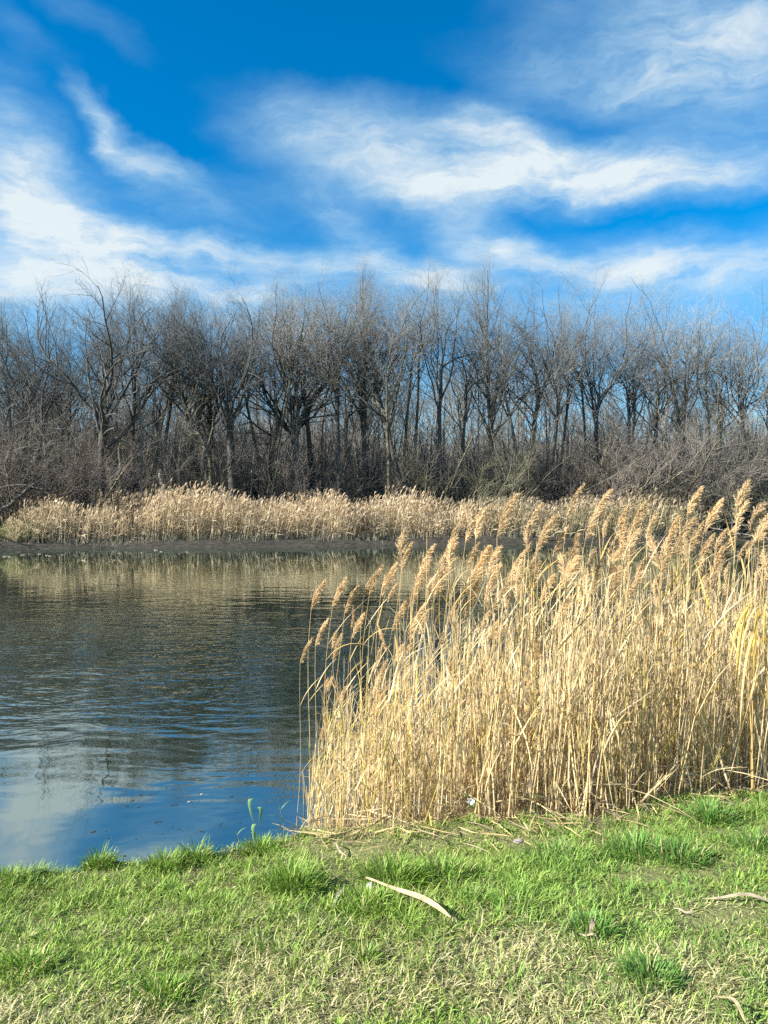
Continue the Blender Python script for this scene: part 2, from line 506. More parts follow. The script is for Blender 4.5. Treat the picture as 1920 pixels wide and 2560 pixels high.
def tree_meshes(seed, H, kind='fan', fork=.42, spread=36, limbs=6, lean=0., r0=None, fine=1., bark=None, twig_tone=(.15, .125, .10), leafy=0.):
    rng = np.random.default_rng(seed)
    r0 = r0 or .0085 * H + .02
    tr = MB(); cr = MB(); lm = MB()
    # trunk
    top = H * (.93 if kind == 'leader' else fork * 1.12)
    K0 = 14 if kind == 'leader' else 8
    P0 = grow(rng, np.zeros((1, 3)), np.array([[lean * .6, 0, 1.]]), np.array([top]), K0, .10, .045)
    if kind == 'lean':
        P0[:, :, 0] += lean * H * .35 * np.linspace(0, 1, K0 + 1) ** 1.6
    tt = np.linspace(0, 1, K0 + 1)
    R0 = (r0 * (1 - tt * (.93 if kind == 'leader' else .42)) + r0 * .45 * np.exp(-tt * 22))[None]
    tubes(tr, P0, R0, 8)
    # limbs
    if kind == 'leader':
        S, D, rad, t = spawn(rng, P0, R0, limbs * 3, fork, .97, R(spread * .7), R(spread * 1.2), .25)
        L = H * .30 * (1.12 - t) * rng.uniform(.75, 1.2, len(t)) / (1.12 - fork) + .6
        rl = np.minimum(rad * .55, .011 * L + .015)
        P1 = grow(rng, S, D, L, 8, .09, .09)
    else:
        n = limbs
        t = np.clip(rng.uniform(.72, 1.0, n), 0, 1); t[:2] = 1.0
        f = np.clip(t * K0, 0, K0 - 1e-4); i = f.astype(int); w = (f - i)[:, None]
        S = P0[0, i] * (1 - w) + P0[0, i + 1] * w
        az = np.arange(n) * 2 * math.pi / n + rng.uniform(-.4, .4, n) + rng.uniform(0, 6)
        inc = R(spread) * rng.uniform(.35, 1.05, n); inc[0] *= .3
        D = np.stack([np.sin(inc) * np.cos(az) + lean * .3, np.sin(inc) * np.sin(az), np.cos(inc)], -1)
        L = (H - S[:, 2]) / np.clip(np.cos(inc * .72), .35, 1) * rng.uniform(.86, 1.05, n)
        rl = r0 * .40 * rng.uniform(.65, 1.15, n)
        P1 = grow(rng, S, D, L, 14, .045, .135)
        over = P1[:, -1, 2] > H * 1.02
        P1[over] = S[over][:, None] + (P1[over] - S[over][:, None]) * ((H - S[over, 2]) / (P1[over][:, -1, 2] - S[over, 2]))[:, None, None]
    k1 = np.linspace(0, 1, P1.shape[1])
    R1 = rl[:, None] * (1 - .86 * k1 ** .9)[None]
    for q_ in range(len(P1)): tubes(lm, P1[q_:q_ + 1], R1[q_:q_ + 1], 5)
    # branches
    nb = 8 if kind == 'leader' else 11
    if kind == 'leader': nb = 7
    S, D, rad, t = spawn(rng, P1, R1, nb, .12, 1.0, R(28), R(66), .08)
    Lp = np.repeat(L, nb)
    L2 = Lp * (.50 - .30 * t) * rng.uniform(.55, 1.35, len(t)) + .35
    P2 = grow(rng, S, D, L2, 6, .045, .15)
    R2 = np.minimum(rad * .62, .012 * L2 + .008)[:, None] * (1 - .80 * np.linspace(0, 1, 7))[None]
    tone2 = np.array(twig_tone)[None] * rng.uniform(.55, .9, (len(P2), 1))
    tubes(cr, P2, R2, 3, tone2)
    # branchlets
    S, D, rad, t = spawn(rng, P2, R2, 6, .15, 1.0, R(24), R(60), .10)
    L3 = np.repeat(L2, 6) * (.52 - .25 * t) * rng.uniform(.6, 1.35, len(t)) + .22
    P3 = grow(rng, S, D, L3, 3, .08, .15)
    R3 = np.minimum(rad * .65, .014)[:, None] * (1 - .55 * np.linspace(0, 1, 4))[None]
    tone3 = np.array(twig_tone)[None] * rng.uniform(.65, 1.05, (len(P3), 1))
    tubes(cr, P3, R3, 3, tone3)
    # twigs
    nt = max(2, int(round(6 * fine)))
    S, D, rad, t = spawn(rng, P3, R3, nt, .1, 1.0, R(22), R(62), .12)
    keep = rng.random(len(S)) < min(1., 4000 * fine / len(S))
    S, D, rad = S[keep], D[keep], rad[keep]
    L4 = rng.uniform(.25, .75, len(S))
    P4 = grow(rng, S, D, L4, 1, .10, .12)
    R4 = np.minimum(rad * .8, .0066)[:, None] * np.array([1, .45])[None]
    tone4 = np.array(twig_tone)[None] * rng.uniform(.8, 1.35, (len(P4), 1))
    tubes(cr, P4, R4, 3, tone4)
    if leafy > 0:                                   # a few brown leaves still hanging on
        n = int(800 * leafy)
        ok = np.where((P4[:, 0, 2] < H * .90) & (P4[:, 0, 2] > H * .5))[0]; j = ok[rng.integers(0, len(ok), n)]
        c = P4[j, 0]; d1 = nrm(rng.normal(0, 1, (n, 3)))
        LP = np.stack([c, c + d1 * .05 - np.array([0, 0, .02]), c + d1 * .10 - np.array([0, 0, .05])], 1)
        ribbons(cr, LP, np.tile(np.array([.012, .035, .01]), (n, 1)), nrm(np.cross(d1, rng.normal(0, 1, (n, 3)))),
                np.array([.19, .125, .075])[None] * rng.uniform(.6, 1.2, (n, 1)))
    zt = max(np.percentile(np.concatenate([v[:, 2] for v in cr.v]), 99.8), max(v[:, 2].max() for v in lm.v))
    for m_ in (tr, cr, lm):
        for v in m_.v: v[:, 2] *= H / zt
    single = []
    if len(lm.v) <= 12:
        for v_, c_ in zip(lm.v, lm.c):
            one = MB(); one.add(v_, lm.q[0], c_); single.append(one.mesh('limb', bark or M_BARK, True))
    return tr.mesh('trunk', bark or M_BARK, True), cr.mesh('crown', M_TWIG), lm.mesh('limbs', bark or M_BARK, True), single


def place_tree(name, meshes, loc, rz, scale, label, category='tree', group=None, limbs=False):
    t = thing(name, label, category, loc, rz, group)
    t.scale = scale if isinstance(scale, tuple) else (scale,) * 3
    a = link('trunk', meshes[0], t); b = link('crown', meshes[1], t)
    if limbs and meshes[3]:
        for me in meshes[3]: link('limb', me, a)
    else: link('limbs', meshes[2], a)
    return t


GREY = (.225, .230, .208); DARK = (.150, .154, .145); BROWN = (.210, .190, .158); PALE = (.31, .315, .285); OLIVE = (.20, .19, .12)
# photo column of the trunk, row of the top, metres behind the far waterline, and the make of the tree
FRONT = [
    # px, top, s, seed, dict, turn, label
    (28, 712, 12, 1, dict(kind='leader', fork=.34, spread=54, limbs=9, twig_tone=PALE, bark=M_BARK_OLIVE), 0,
     'pale grey feathery bare tree at the left edge of the wood'),
    (139, 705, 7, 2, dict(fork=0.48, spread=46, limbs=7, lean=-.12, twig_tone=DARK), 20,
     'dark bare oak leaning left, its trunk forking low, near the left edge'),
    (262, 702, 6.5, 3, dict(fork=0.44, spread=46, limbs=10, lean=-.10, r0=.36, twig_tone=DARK), 40,
     'big many-limbed dark oak fanning widely at the left, tallest crown there'),
    (338, 678, 8.5, 4, dict(fork=0.58, spread=32, limbs=7, twig_tone=DARK), 80,
     'tall dark tree whose crown tops the left group, beside a pale snag'),
    (405, 700, 9.5, 5, dict(fork=0.60, spread=29, limbs=7, twig_tone=GREY), 10,
     'slim dark straight tree between the pale snag and the leaning thin tree'),
    (504, 705, 7.5, 6, dict(fork=0.54, spread=35, limbs=6, twig_tone=DARK), 60,
     'bare tree with a clean Y-shaped fork and open airy crown at left centre'),
    (584, 722, 4.6, 7, dict(fork=0.51, spread=46, limbs=9, r0=.30, twig_tone=DARK), 130,
     'stout dark oak with thick straight trunk right behind the far reeds, left of centre'),
    (700, 728, 9, 8, dict(kind='lean', fork=0.54, spread=41, limbs=7, lean=-.16, twig_tone=DARK), 0,
     'dark tree leaning left with sparse limbs just right of the stout oak'),
    (745, 724, 7, 9, dict(fork=0.56, spread=38, limbs=8, twig_tone=BROWN, leafy=1.), 75,
     'bare tree with rusty brown leaves left in its rounded crown'),
    (785, 745, 10, 10, dict(fork=0.58, spread=35, limbs=7, twig_tone=GREY), 30,
     'grey bare tree with narrow crown beside the rusty-leaved one'),
    (849, 735, 6.2, 11, dict(fork=0.58, spread=38, limbs=7, r0=.24, twig_tone=GREY), 15,
     'dark mossy straight trunk with high crown left of the pointed tree'),
    (908, 668, 8.5, 12, dict(kind='leader', fork=.38, spread=50, limbs=9, twig_tone=GREY, r0=.26), 0,
     'tall pointed bare tree whose tip stands highest at the centre'),
    (975, 735, 5.0, 13, dict(kind='lean', fork=0.50, spread=44, limbs=8, lean=-.14, twig_tone=PALE, bark=M_BARK_OLIVE), 0,
     'pale crooked trunk curving left out of the far reeds at centre'),
    (1016, 718, 5.6, 14, dict(kind='lean', fork=0.54, spread=40, limbs=8, lean=-.10, twig_tone=BROWN, leafy=.25), 0,
     'brownish leaning tree hung with tangled twigs right of centre'),
    (1115, 694, 8.0, 15, dict(fork=0.58, spread=35, limbs=8, twig_tone=DARK), 95,
     'dark forked tree with an upright fan crown behind the spiky olive bush'),
    (1237, 676, 9.0, 16, dict(kind='leader', fork=.42, spread=48, limbs=8, twig_tone=GREY), 60,
     'slender tall tree with a tapering central stem right of centre'),
    (1317, 700, 7.5, 17, dict(fork=0.53, spread=35, limbs=6, twig_tone=BROWN), 25,
     'reddish-limbed bare tree with open forked crown right of the tapering tree'),
    (1372, 715, 6.8, 18, dict(fork=0.48, spread=46, limbs=8, lean=.14, twig_tone=DARK), 5,
     'dark tree throwing one long limb up to the right above the right thicket'),
    (1490, 728, 8.2, 19, dict(fork=0.52, spread=46, limbs=8, twig_tone=DARK), 110,
     'broad dark bare tree with wide forks at right behind the grey bushes'),
    (1575, 735, 9.5, 20, dict(fork=0.50, spread=46, limbs=9, twig_tone=GREY), 70,
     'wide grey bare tree second of the right-hand rounded crowns'),
    (1690, 712, 8.6, 21, dict(fork=0.46, spread=46, limbs=10, twig_tone=PALE, bark=M_BARK_OLIVE), 35,
     'pale silvery many-branched tree, highest crown on the right side'),
    (1795, 765, 8.0, 22, dict(fork=0.48, spread=44, limbs=8, twig_tone=PALE), 150,
     'pale grey bare tree stepping down toward the right edge'),
    (1882, 782, 7.0, 23, dict(fork=0.50, spread=40, limbs=8, lean=-.08, twig_tone=DARK), 15,
     'dark leaning bare tree cut by the right edge of the picture'),
]
protos = []
SAME = {5: 4, 10: 11, 20: 19, 22: 21, 17: 6, 16: 12, 8: 13}       # look-alike trees: same branching, turned and resized
made = {}
for (px, top, s, seed, kw, turn, label) in sorted(FRONT, key=lambda f: f[3] in SAME):
    X, Y, z = far_at(px, s)
    H = (EYE + (1280 - top) / F * Y - z) * (1.02 + .07 * float(sstep(450, 800, px)))
    if seed in SAME:
        me, H0 = made[SAME[seed]]
        place_tree('bare_tree', me, (X, Y, z - .05), 0 if kw.get('kind') == 'lean' else R(turn + 70), (.95, .95, H / H0), label, group='bare trees behind the far reeds', limbs=True)
        continue
    me = tree_meshes(seed, H, **kw)
    made[seed] = (me, H)
    protos.append((me, H, kw.get('kind', 'fan')))
    place_tree('bare_tree', me, (X, Y, z - .05), 0, 1.0, label, group='bare trees behind the far reeds', limbs=True)

# trees standing deeper in the wood: copies, turned and scaled
rng = np.random.default_rng(77)
usable = [p for p in protos if p[2] == 'fan']
poles = []                                                        # slim straight trees, small high crowns
for k, tn in enumerate((GREY, BROWN, PALE)):
    poles.append((tree_meshes(60 + k, 16.0, fork=.66, spread=30, limbs=5, r0=.125, twig_tone=tn, fine=.34, bark=(M_BARK_OLIVE, M_BARK, M_BARK_OLIVE)[k]), 16.0, 'fan'))
deep = []
for row, (s0, n, j) in enumerate(((10.5, 30, 2.4), (17, 26, 3), (27, 20, 4), (42, 20, 6))):
    wing = n // 3                                                 # the wood goes on beyond both sides of the picture
    for k in range(-wing, n + wing):
        px = -130 + (k + .5 + rng.uniform(-.4, .4)) * 2180 / n
        X, Y, z = far_at(px, s0 + rng.uniform(-j, j))
        me, H, kd = poles[rng.integers(3)] if (k % 5 < 2 if row == 0 else rng.random() < (.75 if row < 2 else .3)) else usable[rng.integers(len(usable))]
        topy = np.interp(px, [0, 300, 900, 1250, 1700, 1920], [700, 690, 690, 690, 715, 775]) + (rng.uniform(0, 70) if row < 1 else rng.uniform(110, 300))
        h = EYE + (1280 - topy) / F * Y - z
        sc = h / H
        wd = sc * rng.uniform(.8, 1.1)
        place_tree('bare_tree', me, (X, Y, z - .1), rng.uniform(0, 6.28), (wd, wd, sc),
                   'bare tree standing deep in the wood behind the front row of trees', group='bare trees deep in the wood')


# ------------------------------------------------------------------ bushes and thicket
def bush_meshes(seed, H, W, stems=14, tone=GREY, bark=None, droop=0., fine=1.):
    rng = np.random.default_rng(seed)
    st = MB(); tw = MB()
    az = rng.uniform(0, 6.28, stems); inc = R(12) + R(50) * rng.random(stems) * (W / H)
    S = np.stack([np.cos(az), np.sin(az), np.zeros(stems)], -1) * rng.uniform(.05, .22, (stems, 1)) * W * .5
    D = np.stack([np.sin(inc) * np.cos(az), np.sin(inc) * np.sin(az), np.cos(inc)], -1)
    L = H / np.cos(inc * .7) * rng.uniform(.7, 1.05, stems)
    P1 = grow(rng, S, D, L, 9, .02 - droop, .11)
    R1 = (.006 * L + .018)[:, None] * (1 - .8 * np.linspace(0, 1, 10))[None]
    tubes(st, P1, R1, 4, np.ones((stems, 3)))
    S, D, rad, t = spawn(rng, P1, R1, 11, .15, 1., R(25), R(60), .08)
    L2 = np.repeat(L, 11) * (.40 - .2 * t) * rng.uniform(.6, 1.3, len(t)) + .2
    P2 = grow(rng, S, D, L2, 5, .05 - droop, .15)
    R2 = np.minimum(rad * .6, .016)[:, None] * (1 - .7 * np.linspace(0, 1, 6))[None]
    tubes(tw, P2, R2, 3, np.array(tone)[None] * rng.uniform(.6, 1., (len(P2), 1)))
    nt = int(14 * fine)
    S, D, rad, t = spawn(rng, P2, R2, nt, .1, 1., R(22), R(65), .10)
    P3 = grow(rng, S, D, rng.uniform(.25, .9, len(S)), 2, .06 - droop, .18)
    R3 = np.minimum(rad * .7, .0085)[:, None] * np.array([1, .8, .35])[None]
    tubes(tw, P3, R3, 3, np.array(tone)[None] * rng.uniform(.75, 1.35, (len(P3), 1)))
    return st.mesh('stems', bark or M_BARK_OLIVE, True), tw.mesh('twigs', M_TWIG)


BUSH = [bush_meshes(201, 5.0, 5.0, 16, (.215, .19, .158)), bush_meshes(202, 4.0, 4.6, 18, (.17, .14, .118)), bush_meshes(203, 6.2, 4.6, 14, (.185, .165, .138)),
        bush_meshes(204, 3.2, 4.4, 18, OLIVE, droop=.03), bush_meshes(205, 7.0, 4.2, 12, (.19, .168, .135))]
BH = [5.0, 4.0, 6.2, 3.2, 7.0]
bushes = [
    # px, top row, s, prototype, turn, width factor, label
    (15, 985, 7.0, 2, 0., 1.0, 'tall pale bush rising at the left edge of the wood'),
    (52, 1085, 6.4, 1, 1.0, 1.2, 'low spreading reddish-brown bush overhanging the left end of the far reeds'),
    (170, 1075, 7.6, 1, 2.2, 1.0, 'rounded brown bush behind the left end of the far reeds'),
    (300, 1050, 7.4, 0, .6, .8, 'grey-olive bush in front of the big many-limbed oak'),
    (445, 960, 6.6, 4, 1.3, .8, 'slim tangled brown bush between the Y-forked tree and the pale snag'),
    (520, 1090, 7.0, 2, 3.0, .9, 'thin grey bush left of the stout oak trunk'),
    (660, 1085, 7.4, 0, 4.0, 1.0, 'loose grey bush right of the stout oak trunk'),
    (800, 1100, 6.5, 2, 5.0, 1.0, 'grey bush under the rusty-leaved tree'),
    (930, 1080, 6.8, 4, .3, .9, 'brownish bush beneath the tall pointed tree'),
    (1060, 1040, 6.4, 4, 2.0, 1.1, 'tall tangle of brown stems right of the crooked pale trunk'),
    (1148, 1112, 6.4, 3, 0., 1.0, 'spiky olive-yellow bush standing just behind the far reeds, right of centre'),
    (1270, 1020, 6.5, 4, 3.2, 1.0, 'upright brown thicket bush under the tapering tree'),
    (1370, 1110, 7.0, 1, 4.4, 1.1, 'dark brown bush left of the big grey bushes'),
    (1500, 1055, 7.2, 0, 1.8, 1.25, 'broad pale grey bush with arching stems right of the brown bush'),
    (1640, 1010, 7.6, 2, 2.6, 1.4, 'largest grey bush, dome-shaped, on the right shore'),
    (1770, 1075, 5.6, 0, 5.3, 1.1, 'grey bush leaning over the right end of the far reeds'),
    (1860, 1190, 2.0, 3, 1.2, 1.6, 'low pale olive bush hanging over the water near the right edge'),
    (1930, 1060, 5.0, 2, .9, 1.3, 'grey bush cut by the right edge of the picture'),
]
for (px, top, s, k, rz, wf, label) in bushes:
    X, Y, z = far_at(px, s)
    h = EYE + (1280 - top) / F * Y - z
    sc = h / BH[k]
    t = thing('bush', label, 'bush', (X, Y, z - .05), rz, 'leafless bushes on the far shore')
    t.scale = (sc * wf, sc * wf, sc)
    link('stems', BUSH[k][0], t); link('twigs', BUSH[k][1], t)
# bushes further in, hardly to be told apart
for row, (s0, n) in enumerate(((11, 20), (18, 20), (27, 22), (37, 24), (50, 24))):
    for k in range(-n // 4, n + n // 4):
        px = -100 + (k + .5 + rng.uniform(-.4, .4)) * 2120 / n
        X, Y, z = far_at(px, s0 + rng.uniform(-3, 3))
        j = int(rng.choice([0, 2, 4, 4, 2])); sc = rng.uniform(.85, 1.35) * (1 if row < 2 else 1.45)
        t = thing('bush', 'leafless bush in the shade of the wood behind the front trees', 'bush', (X, Y, z - .1), rng.uniform(0, 6.28),
                  'leafless bushes deep in the wood')
        t.scale = (sc * 1.1, sc * 1.1, sc)
        link('stems', BUSH[j][0], t); link('twigs', BUSH[j][1], t)


def build_thicket():
    """the far brushwood between the trunks: saplings and brush that read as one mass"""
    rng = np.random.default_rng(5)
    mb = MB()
    n = 7600
    px = rng.uniform(-420, 2340, n); s = 9 + 90 * rng.random(n) ** 1.1
    u = (px - 960) / F; Y = (43.8 + s) / (1 - .235 * u); X = u * Y
    z = ground_z(X, Y)
    h = rng.uniform(3.0, 7.5, n) + rng.random(n) ** 2.5 * 7 + 4.5 * sstep(14, 50, s)
    P = grow(rng, np.stack([X, Y, z - .1], -1), nrm(np.stack([rng.normal(0, .14, n), rng.normal(0, .1, n), np.ones(n)], -1)), h, 4, .03, .07)
    Rd = (.010 + .0060 * h * rng.uniform(.5, 1.3, n))[:, None] * (1 - .75 * np.linspace(0, 1, 5))[None]
    tone = np.array([.158, .156, .142])[None] * rng.uniform(.5, 1.5, (n, 1))
    tubes(mb, P, Rd, 3, tone)
    S, D, rad, t = spawn(rng, P, Rd, 7, .1, 1., R(25), R(70), .1)
    P2 = grow(rng, S, D, rng.uniform(.5, 2.1, len(S)), 1, .05, .2)
    tubes(mb, P2, np.minimum(rad * .6, .017)[:, None] * np.array([1, .4])[None], 3, np.repeat(tone, 7, 0) * rng.uniform(.7, 1.4, (len(S), 1)))
    tag(mb.build('undergrowth', M_TWIG), 'grey mass of saplings and brushwood between the trunks of the wood', 'undergrowth', kind='stuff')


build_thicket()


# ------------------------------------------------------------------ snags, stumps, fallen wood
def stick(name, pts, radii, mat, label, category, sides=7, twigs=0, seed=0, tone=(1, 1, 1), broken=True):
    rng = np.random.default_rng(seed)
    P = np.array(pts, float); base = P[0].copy()
    t = thing(name, label, category, tuple(base))
    K = 12
    k = np.linspace(0, len(P) - 1, K); kk = np.arange(len(P))
    Q = np.stack([np.interp(k, kk, P[:, j] - base[j]) for j in range(3)], -1) + rng.normal(0, radii[0] * .25, (K, 3))
    Rr = np.interp(k, kk, radii)
    mb = MB(); tubes(mb, Q[None], Rr[None], sides, np.array([tone]))
    if broken:                                        # jagged splintered end
        e = Q[-1]; r = Rr[-1]
        S = e + np.stack([np.cos(np.arange(5) * 1.26), np.sin(np.arange(5) * 1.26), np.zeros(5)], -1) * r * .6
        SP = np.stack([S, S + np.stack([rng.normal(0, r * .3, 5), rng.normal(0, r * .3, 5), rng.uniform(.5, 2.6, 5) * r], -1)], 1)
        tubes(mb, SP, np.tile(np.array([r * .5, r * .08]), (5, 1)), 4, np.tile(np.array(tone), (5, 1)))
    mb.build('stem', mat, t, True)
    if twigs:
        tw = MB()
        S, D, rad, tt = spawn(rng, Q[None], Rr[None], twigs, .25, 1., R(30), R(70), .1)
        L = rng.uniform(.4, 1.2, len(S)) * np.linalg.norm(Q[-1] - Q[0]) * .4
        P2 = grow(rng, S, D, L, 5, .02, .15); R2 = (rad * .55)[:, None] * (1 - .8 * np.linspace(0, 1, 6))[None]
        tubes(tw, P2, R2, 4, np.tile(np.array(tone), (len(S), 1)))
        S, D, rad, tt = spawn(rng, P2, R2, 5, .2, 1., R(30), R(60), .1)
        P3 = grow(rng, S, D, np.repeat(L, 5) * rng.uniform(.25, .6, len(S)), 3, .02, .2)
        tubes(tw, P3, np.maximum(rad * .6, .006)[:, None] * np.array([1, .8, .6, .3])[None], 3, np.tile(np.array(tone), (len(S), 1)))
        tw.build('side_branches', mat, t)
    return t


def at_far(px, py, Y): return ((px - 960) / F * Y, Y, EYE + (1280 - py) / F * Y)


Y0 = far_at(350, 6.2)[1]
stick('dead_trunk', [at_far(356, 1240, Y0), at_far(352, 1130, Y0), at_far(346, 970, Y0)], [.13, .12, .10], M_BARK_PALE,
      'pale barkless dead trunk standing upright among dark trees on the left', 'dead trunk', seed=3)
Y0 = far_at(405, 4.9)[1]
stick('stump', [at_far(411, 1250, Y0), at_far(405, 1210, Y0), at_far(399, 1182, Y0)], [.13, .12, .10], M_BARK_PALE,
      'short pale broken stump just behind the far reeds on the left', 'stump', seed=4)
Y0 = far_at(302, 4.9)[1]
stick('stump', [at_far(302, 1250, Y0), at_far(301, 1180, Y0), at_far(300, 1120, Y0)], [.13, .11, .09], M_BARK_OLIVE,
      'olive-grey broken trunk behind the far reeds, left of the pale stump', 'stump', twigs=6, seed=5)
Y0 = far_at(520, 5.2)[1]
stick('leaning_tree', [at_far(528, 1235, Y0), at_far(524, 1140, Y0), at_far(497, 1080, Y0), at_far(462, 1010, Y0), at_far(440, 960, Y0 + .5)], [.12, .11, .10, .08, .03],
      M_BARK_OLIVE, 'thin pale tree bent sharply left beside the stout oak', 'tree', twigs=14, seed=6, broken=False)
Y0 = far_at(630, 6.5)[1]
stick('sapling', [at_far(627, 1240, Y0), at_far(630, 1180, Y0), at_far(636, 1130, Y0)], [.05, .045, .03], M_BARK_PALE,
      'thin white sapling stem right of the stout oak', 'sapling', twigs=4, seed=7, broken=False)
Y0 = far_at(40, 2.6)[1]
stick('fallen_log', [at_far(-10, 1285, Y0), at_far(40, 1250, Y0), at_far(85, 1212, Y0 + .4)], [.13, .11, .08], M_BARK,
      'dark fallen log slanting up at the left edge above the mud', 'fallen log', twigs=4, seed=8)
stick('branch', [at_far(-15, 1222, Y0 + .3), at_far(50, 1212, Y0 + .3), at_far(108, 1222, Y0 + .2)], [.07, .055, .03], M_BARK,
      'dark level branch reaching over the mud at the left edge', 'branch', twigs=5, seed=9, broken=False)
Y0 = far_at(1800, .8)[1]
stick('fallen_branch', [at_far(1885, 1318, Y0), at_far(1838, 1306, Y0), at_far(1800, 1275, Y0 + .5)], [.06, .05, .02], M_BARK_PALE,
      'bleached fallen branch sticking up from the right shore behind the plumes', 'fallen branch', twigs=5, seed=10, broken=False)
stick('fallen_branch', [at_far(1900, 1342, Y0 - .6), at_far(1850, 1334, Y0 - .6), at_far(1770, 1318, Y0 - .4)], [.05, .045, .02], M_BARK_PALE,
      'bleached branch lying low along the right waterline', 'fallen branch', twigs=4, seed=11, broken=False)
Y0 = far_at(1355, 5.5)[1]
t = thing('leafy_bush', 'small bush with orange-brown leaves under the wood right of centre', 'bush', (at_far(1352, 1240, Y0)[0], Y0, far_at(1355, 5.5)[2]))
bm_, br_ = bush_meshes(301, 1.9, 1.4, 7, BROWN, fine=.6)
link('stems', bm_, t); link('twigs', br_, t)
mb = MB(); rg = np.random.default_rng(9); n = 420
c = rg.normal(0, .34, (n, 3)) + np.array([0, 0, 1.35]); d = nrm(rg.normal(0, 1, (n, 3)))
ribbons(mb, np.stack([c, c + d * .05, c + d * .11], 1), np.tile(np.array([.01, .04, .008]), (n, 1)), nrm(np.cross(d, rg.normal(0, 1, (n, 3)))),
        np.array([.30, .17, .07])[None] * rg.uniform(.6, 1.2, (n, 1)))
mb.build('leaves', M_LEAF, t)


# ================================================================== far reed bed
def build_far_reeds():
    rng = np.random.default_rng(21)
    mb = MB()
    n = 7400
    px = rng.uniform(18, 1745, n)
    s = 1.6 + 3.8 * rng.random(n) ** .8
    u = (px - 960) / F; Y = (43.8 + s) / (1 - .235 * u); X = u * Y; z = ground_z(X, Y)
    # height follows the outline of the bed in the photograph
    hp = np.interp(px, [18, 60, 120, 220, 300, 380, 430, 520, 600, 640, 690, 760, 860, 960, 1050, 1100, 1170, 1240, 1300, 1380, 1480, 1560, 1660, 1720, 1745],
                   [1.2, 1.7, 2.2, 1.9, 2.3, 2.5, 2.65, 2.6, 2.45, 2.05, 2.4, 2.55, 2.3, 2.55, 2.45, 1.95, 2.2, 2.5, 2.55, 2.2, 2.3, 2.5, 2.45, 2.1, 1.4])
    h = hp * (.50 + .90 * fbm(X * .55, Y * .7, 31)) * rng.uniform(.78, 1.06, n)
    gap = (fbm(X * .5, Y * 1.1, 37) < .36) & (s < 3.4)
    h = np.where(gap, h * .35, h)
    front = sstep(2.8, 1.6, s)
    h = h * 1.07
    h = h * (1 - .35 * front * rng.random(n))
    cl = fbm(X * .55, Y * .8, 33)
    lean = .10 + .16 * (value_noise(X * .7, Y * .7, 35) - .4)
    D = nrm(np.stack([lean + rng.normal(0, .13, n), rng.normal(-.05, .12, n), np.ones(n)], -1))
    P = grow(rng, np.stack([X, Y, z - .05], -1), D, h, 5, -.03, .05)
    straw = np.array([.86, .73, .48]); warm = np.array([.84, .68, .46]); olive = np.array([.42, .42, .20]); dim = np.array([.33, .265, .18])
    w = rng.random((n, 1))
    tone = straw * w + warm * (1 - w)
    tone = tone * (1 - .8 * sstep(.55, .72, cl)[:, None] * .5)
    right = sstep(1080, 1500, px)[:, None] * .55 + sstep(130, 30, px)[:, None] * .5
    tone = tone * (1 - right) + (olive * .6 + straw * .4) * right * rng.uniform(.7, 1.2, (n, 1))
    tone *= rng.uniform(.7, 1.2, (n, 1))
    side = nrm(np.stack([np.ones(n), rng.normal(0, .6, n), np.zeros(n)], -1))
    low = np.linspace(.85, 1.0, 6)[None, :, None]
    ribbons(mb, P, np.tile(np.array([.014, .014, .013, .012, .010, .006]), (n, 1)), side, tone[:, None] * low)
    # leaves
    m = 3
    S, Dl, rad, tt = spawn(rng, P, np.ones(P.shape[:2]), m, .12, .88, R(20), R(55), .0)
    Dl[:, 0] += .25
    LL = rng.uniform(.28, .62, len(S))
    PL = grow(rng, S, Dl, LL, 3, -.22, .10)
    sideL = nrm(np.cross(PL[:, -1] - PL[:, 0], rng.normal(0, 1, (len(S), 3))))
    ribbons(mb, PL, np.tile(np.array([.010, .018, .013, .002]), (len(S), 1)), sideL, np.repeat(tone, m, 0) * rng.uniform(.65, 1.25, (len(S), 1)))
    # plumes
    kp = rng.random(n) < .62
    Pp = P[kp]; k = len(Pp)
    T = nrm(Pp[:, -1] - Pp[:, -2])
    ptone = np.array([.78, .64, .46])[None] * rng.uniform(.65, 1.1, (k, 1)) * (1 - .35 * right[kp]) * np.array([1, 1, .95])
    for j in range(3):
        off = T * (.05 + .02 * j)
        d = nrm(T + np.array([.22, 0, .15]) + rng.normal(0, .18, (k, 3)))
        S = Pp[:, -1] - T * .12 + off
        PP = np.stack([S, S + d * .12, S + d * .26 + np.array([.03, 0, -.02])], 1)
        ribbons(mb, PP, np.tile(np.array([.012, .028, .005]), (k, 1)), nrm(np.cross(d, rng.normal(0, 1, (k, 3)))), ptone)
    o = mb.build('far_reed_bed', M_FARREED)
    tag(o, 'long bank of straw-coloured plumed reeds along the far shore', 'reeds', kind='stuff')
    # stubble of cut and broken reed at the foot of the bed
    mb = MB(); n = 5200
    px = rng.uniform(-60, 1800, n); s = .25 + 2.3 * rng.random(n) ** .7
    u = (px - 960) / F; Y = (43.8 + s) / (1 - .235 * u); X = u * Y; z = ground_z(X, Y)
    keep = fbm(X * .8, Y * 1.2, 41) + .28 * (s - 1.1) > .56
    X, Y, z = X[keep], Y[keep], z[keep]; n = len(X)
    P = grow(rng, np.stack([X, Y, z - .03], -1), nrm(np.stack([rng.normal(.1, .3, n), rng.normal(0, .3, n), np.ones(n)], -1)), rng.uniform(.12, .55, n), 2, 0, .1)
    g = rng.random((n, 1)) ** 2
    tone = (np.array([.42, .38, .29]) * (1 - g * .6) + np.array([.16, .19, .08]) * g * .6) * rng.uniform(.5, 1.1, (n, 1))
    ribbons(mb, P, np.tile(np.array([.011, .010, .004]), (n, 1)), nrm(np.stack([np.ones(n), rng.normal(0, .5, n), np.zeros(n)], -1)), tone)
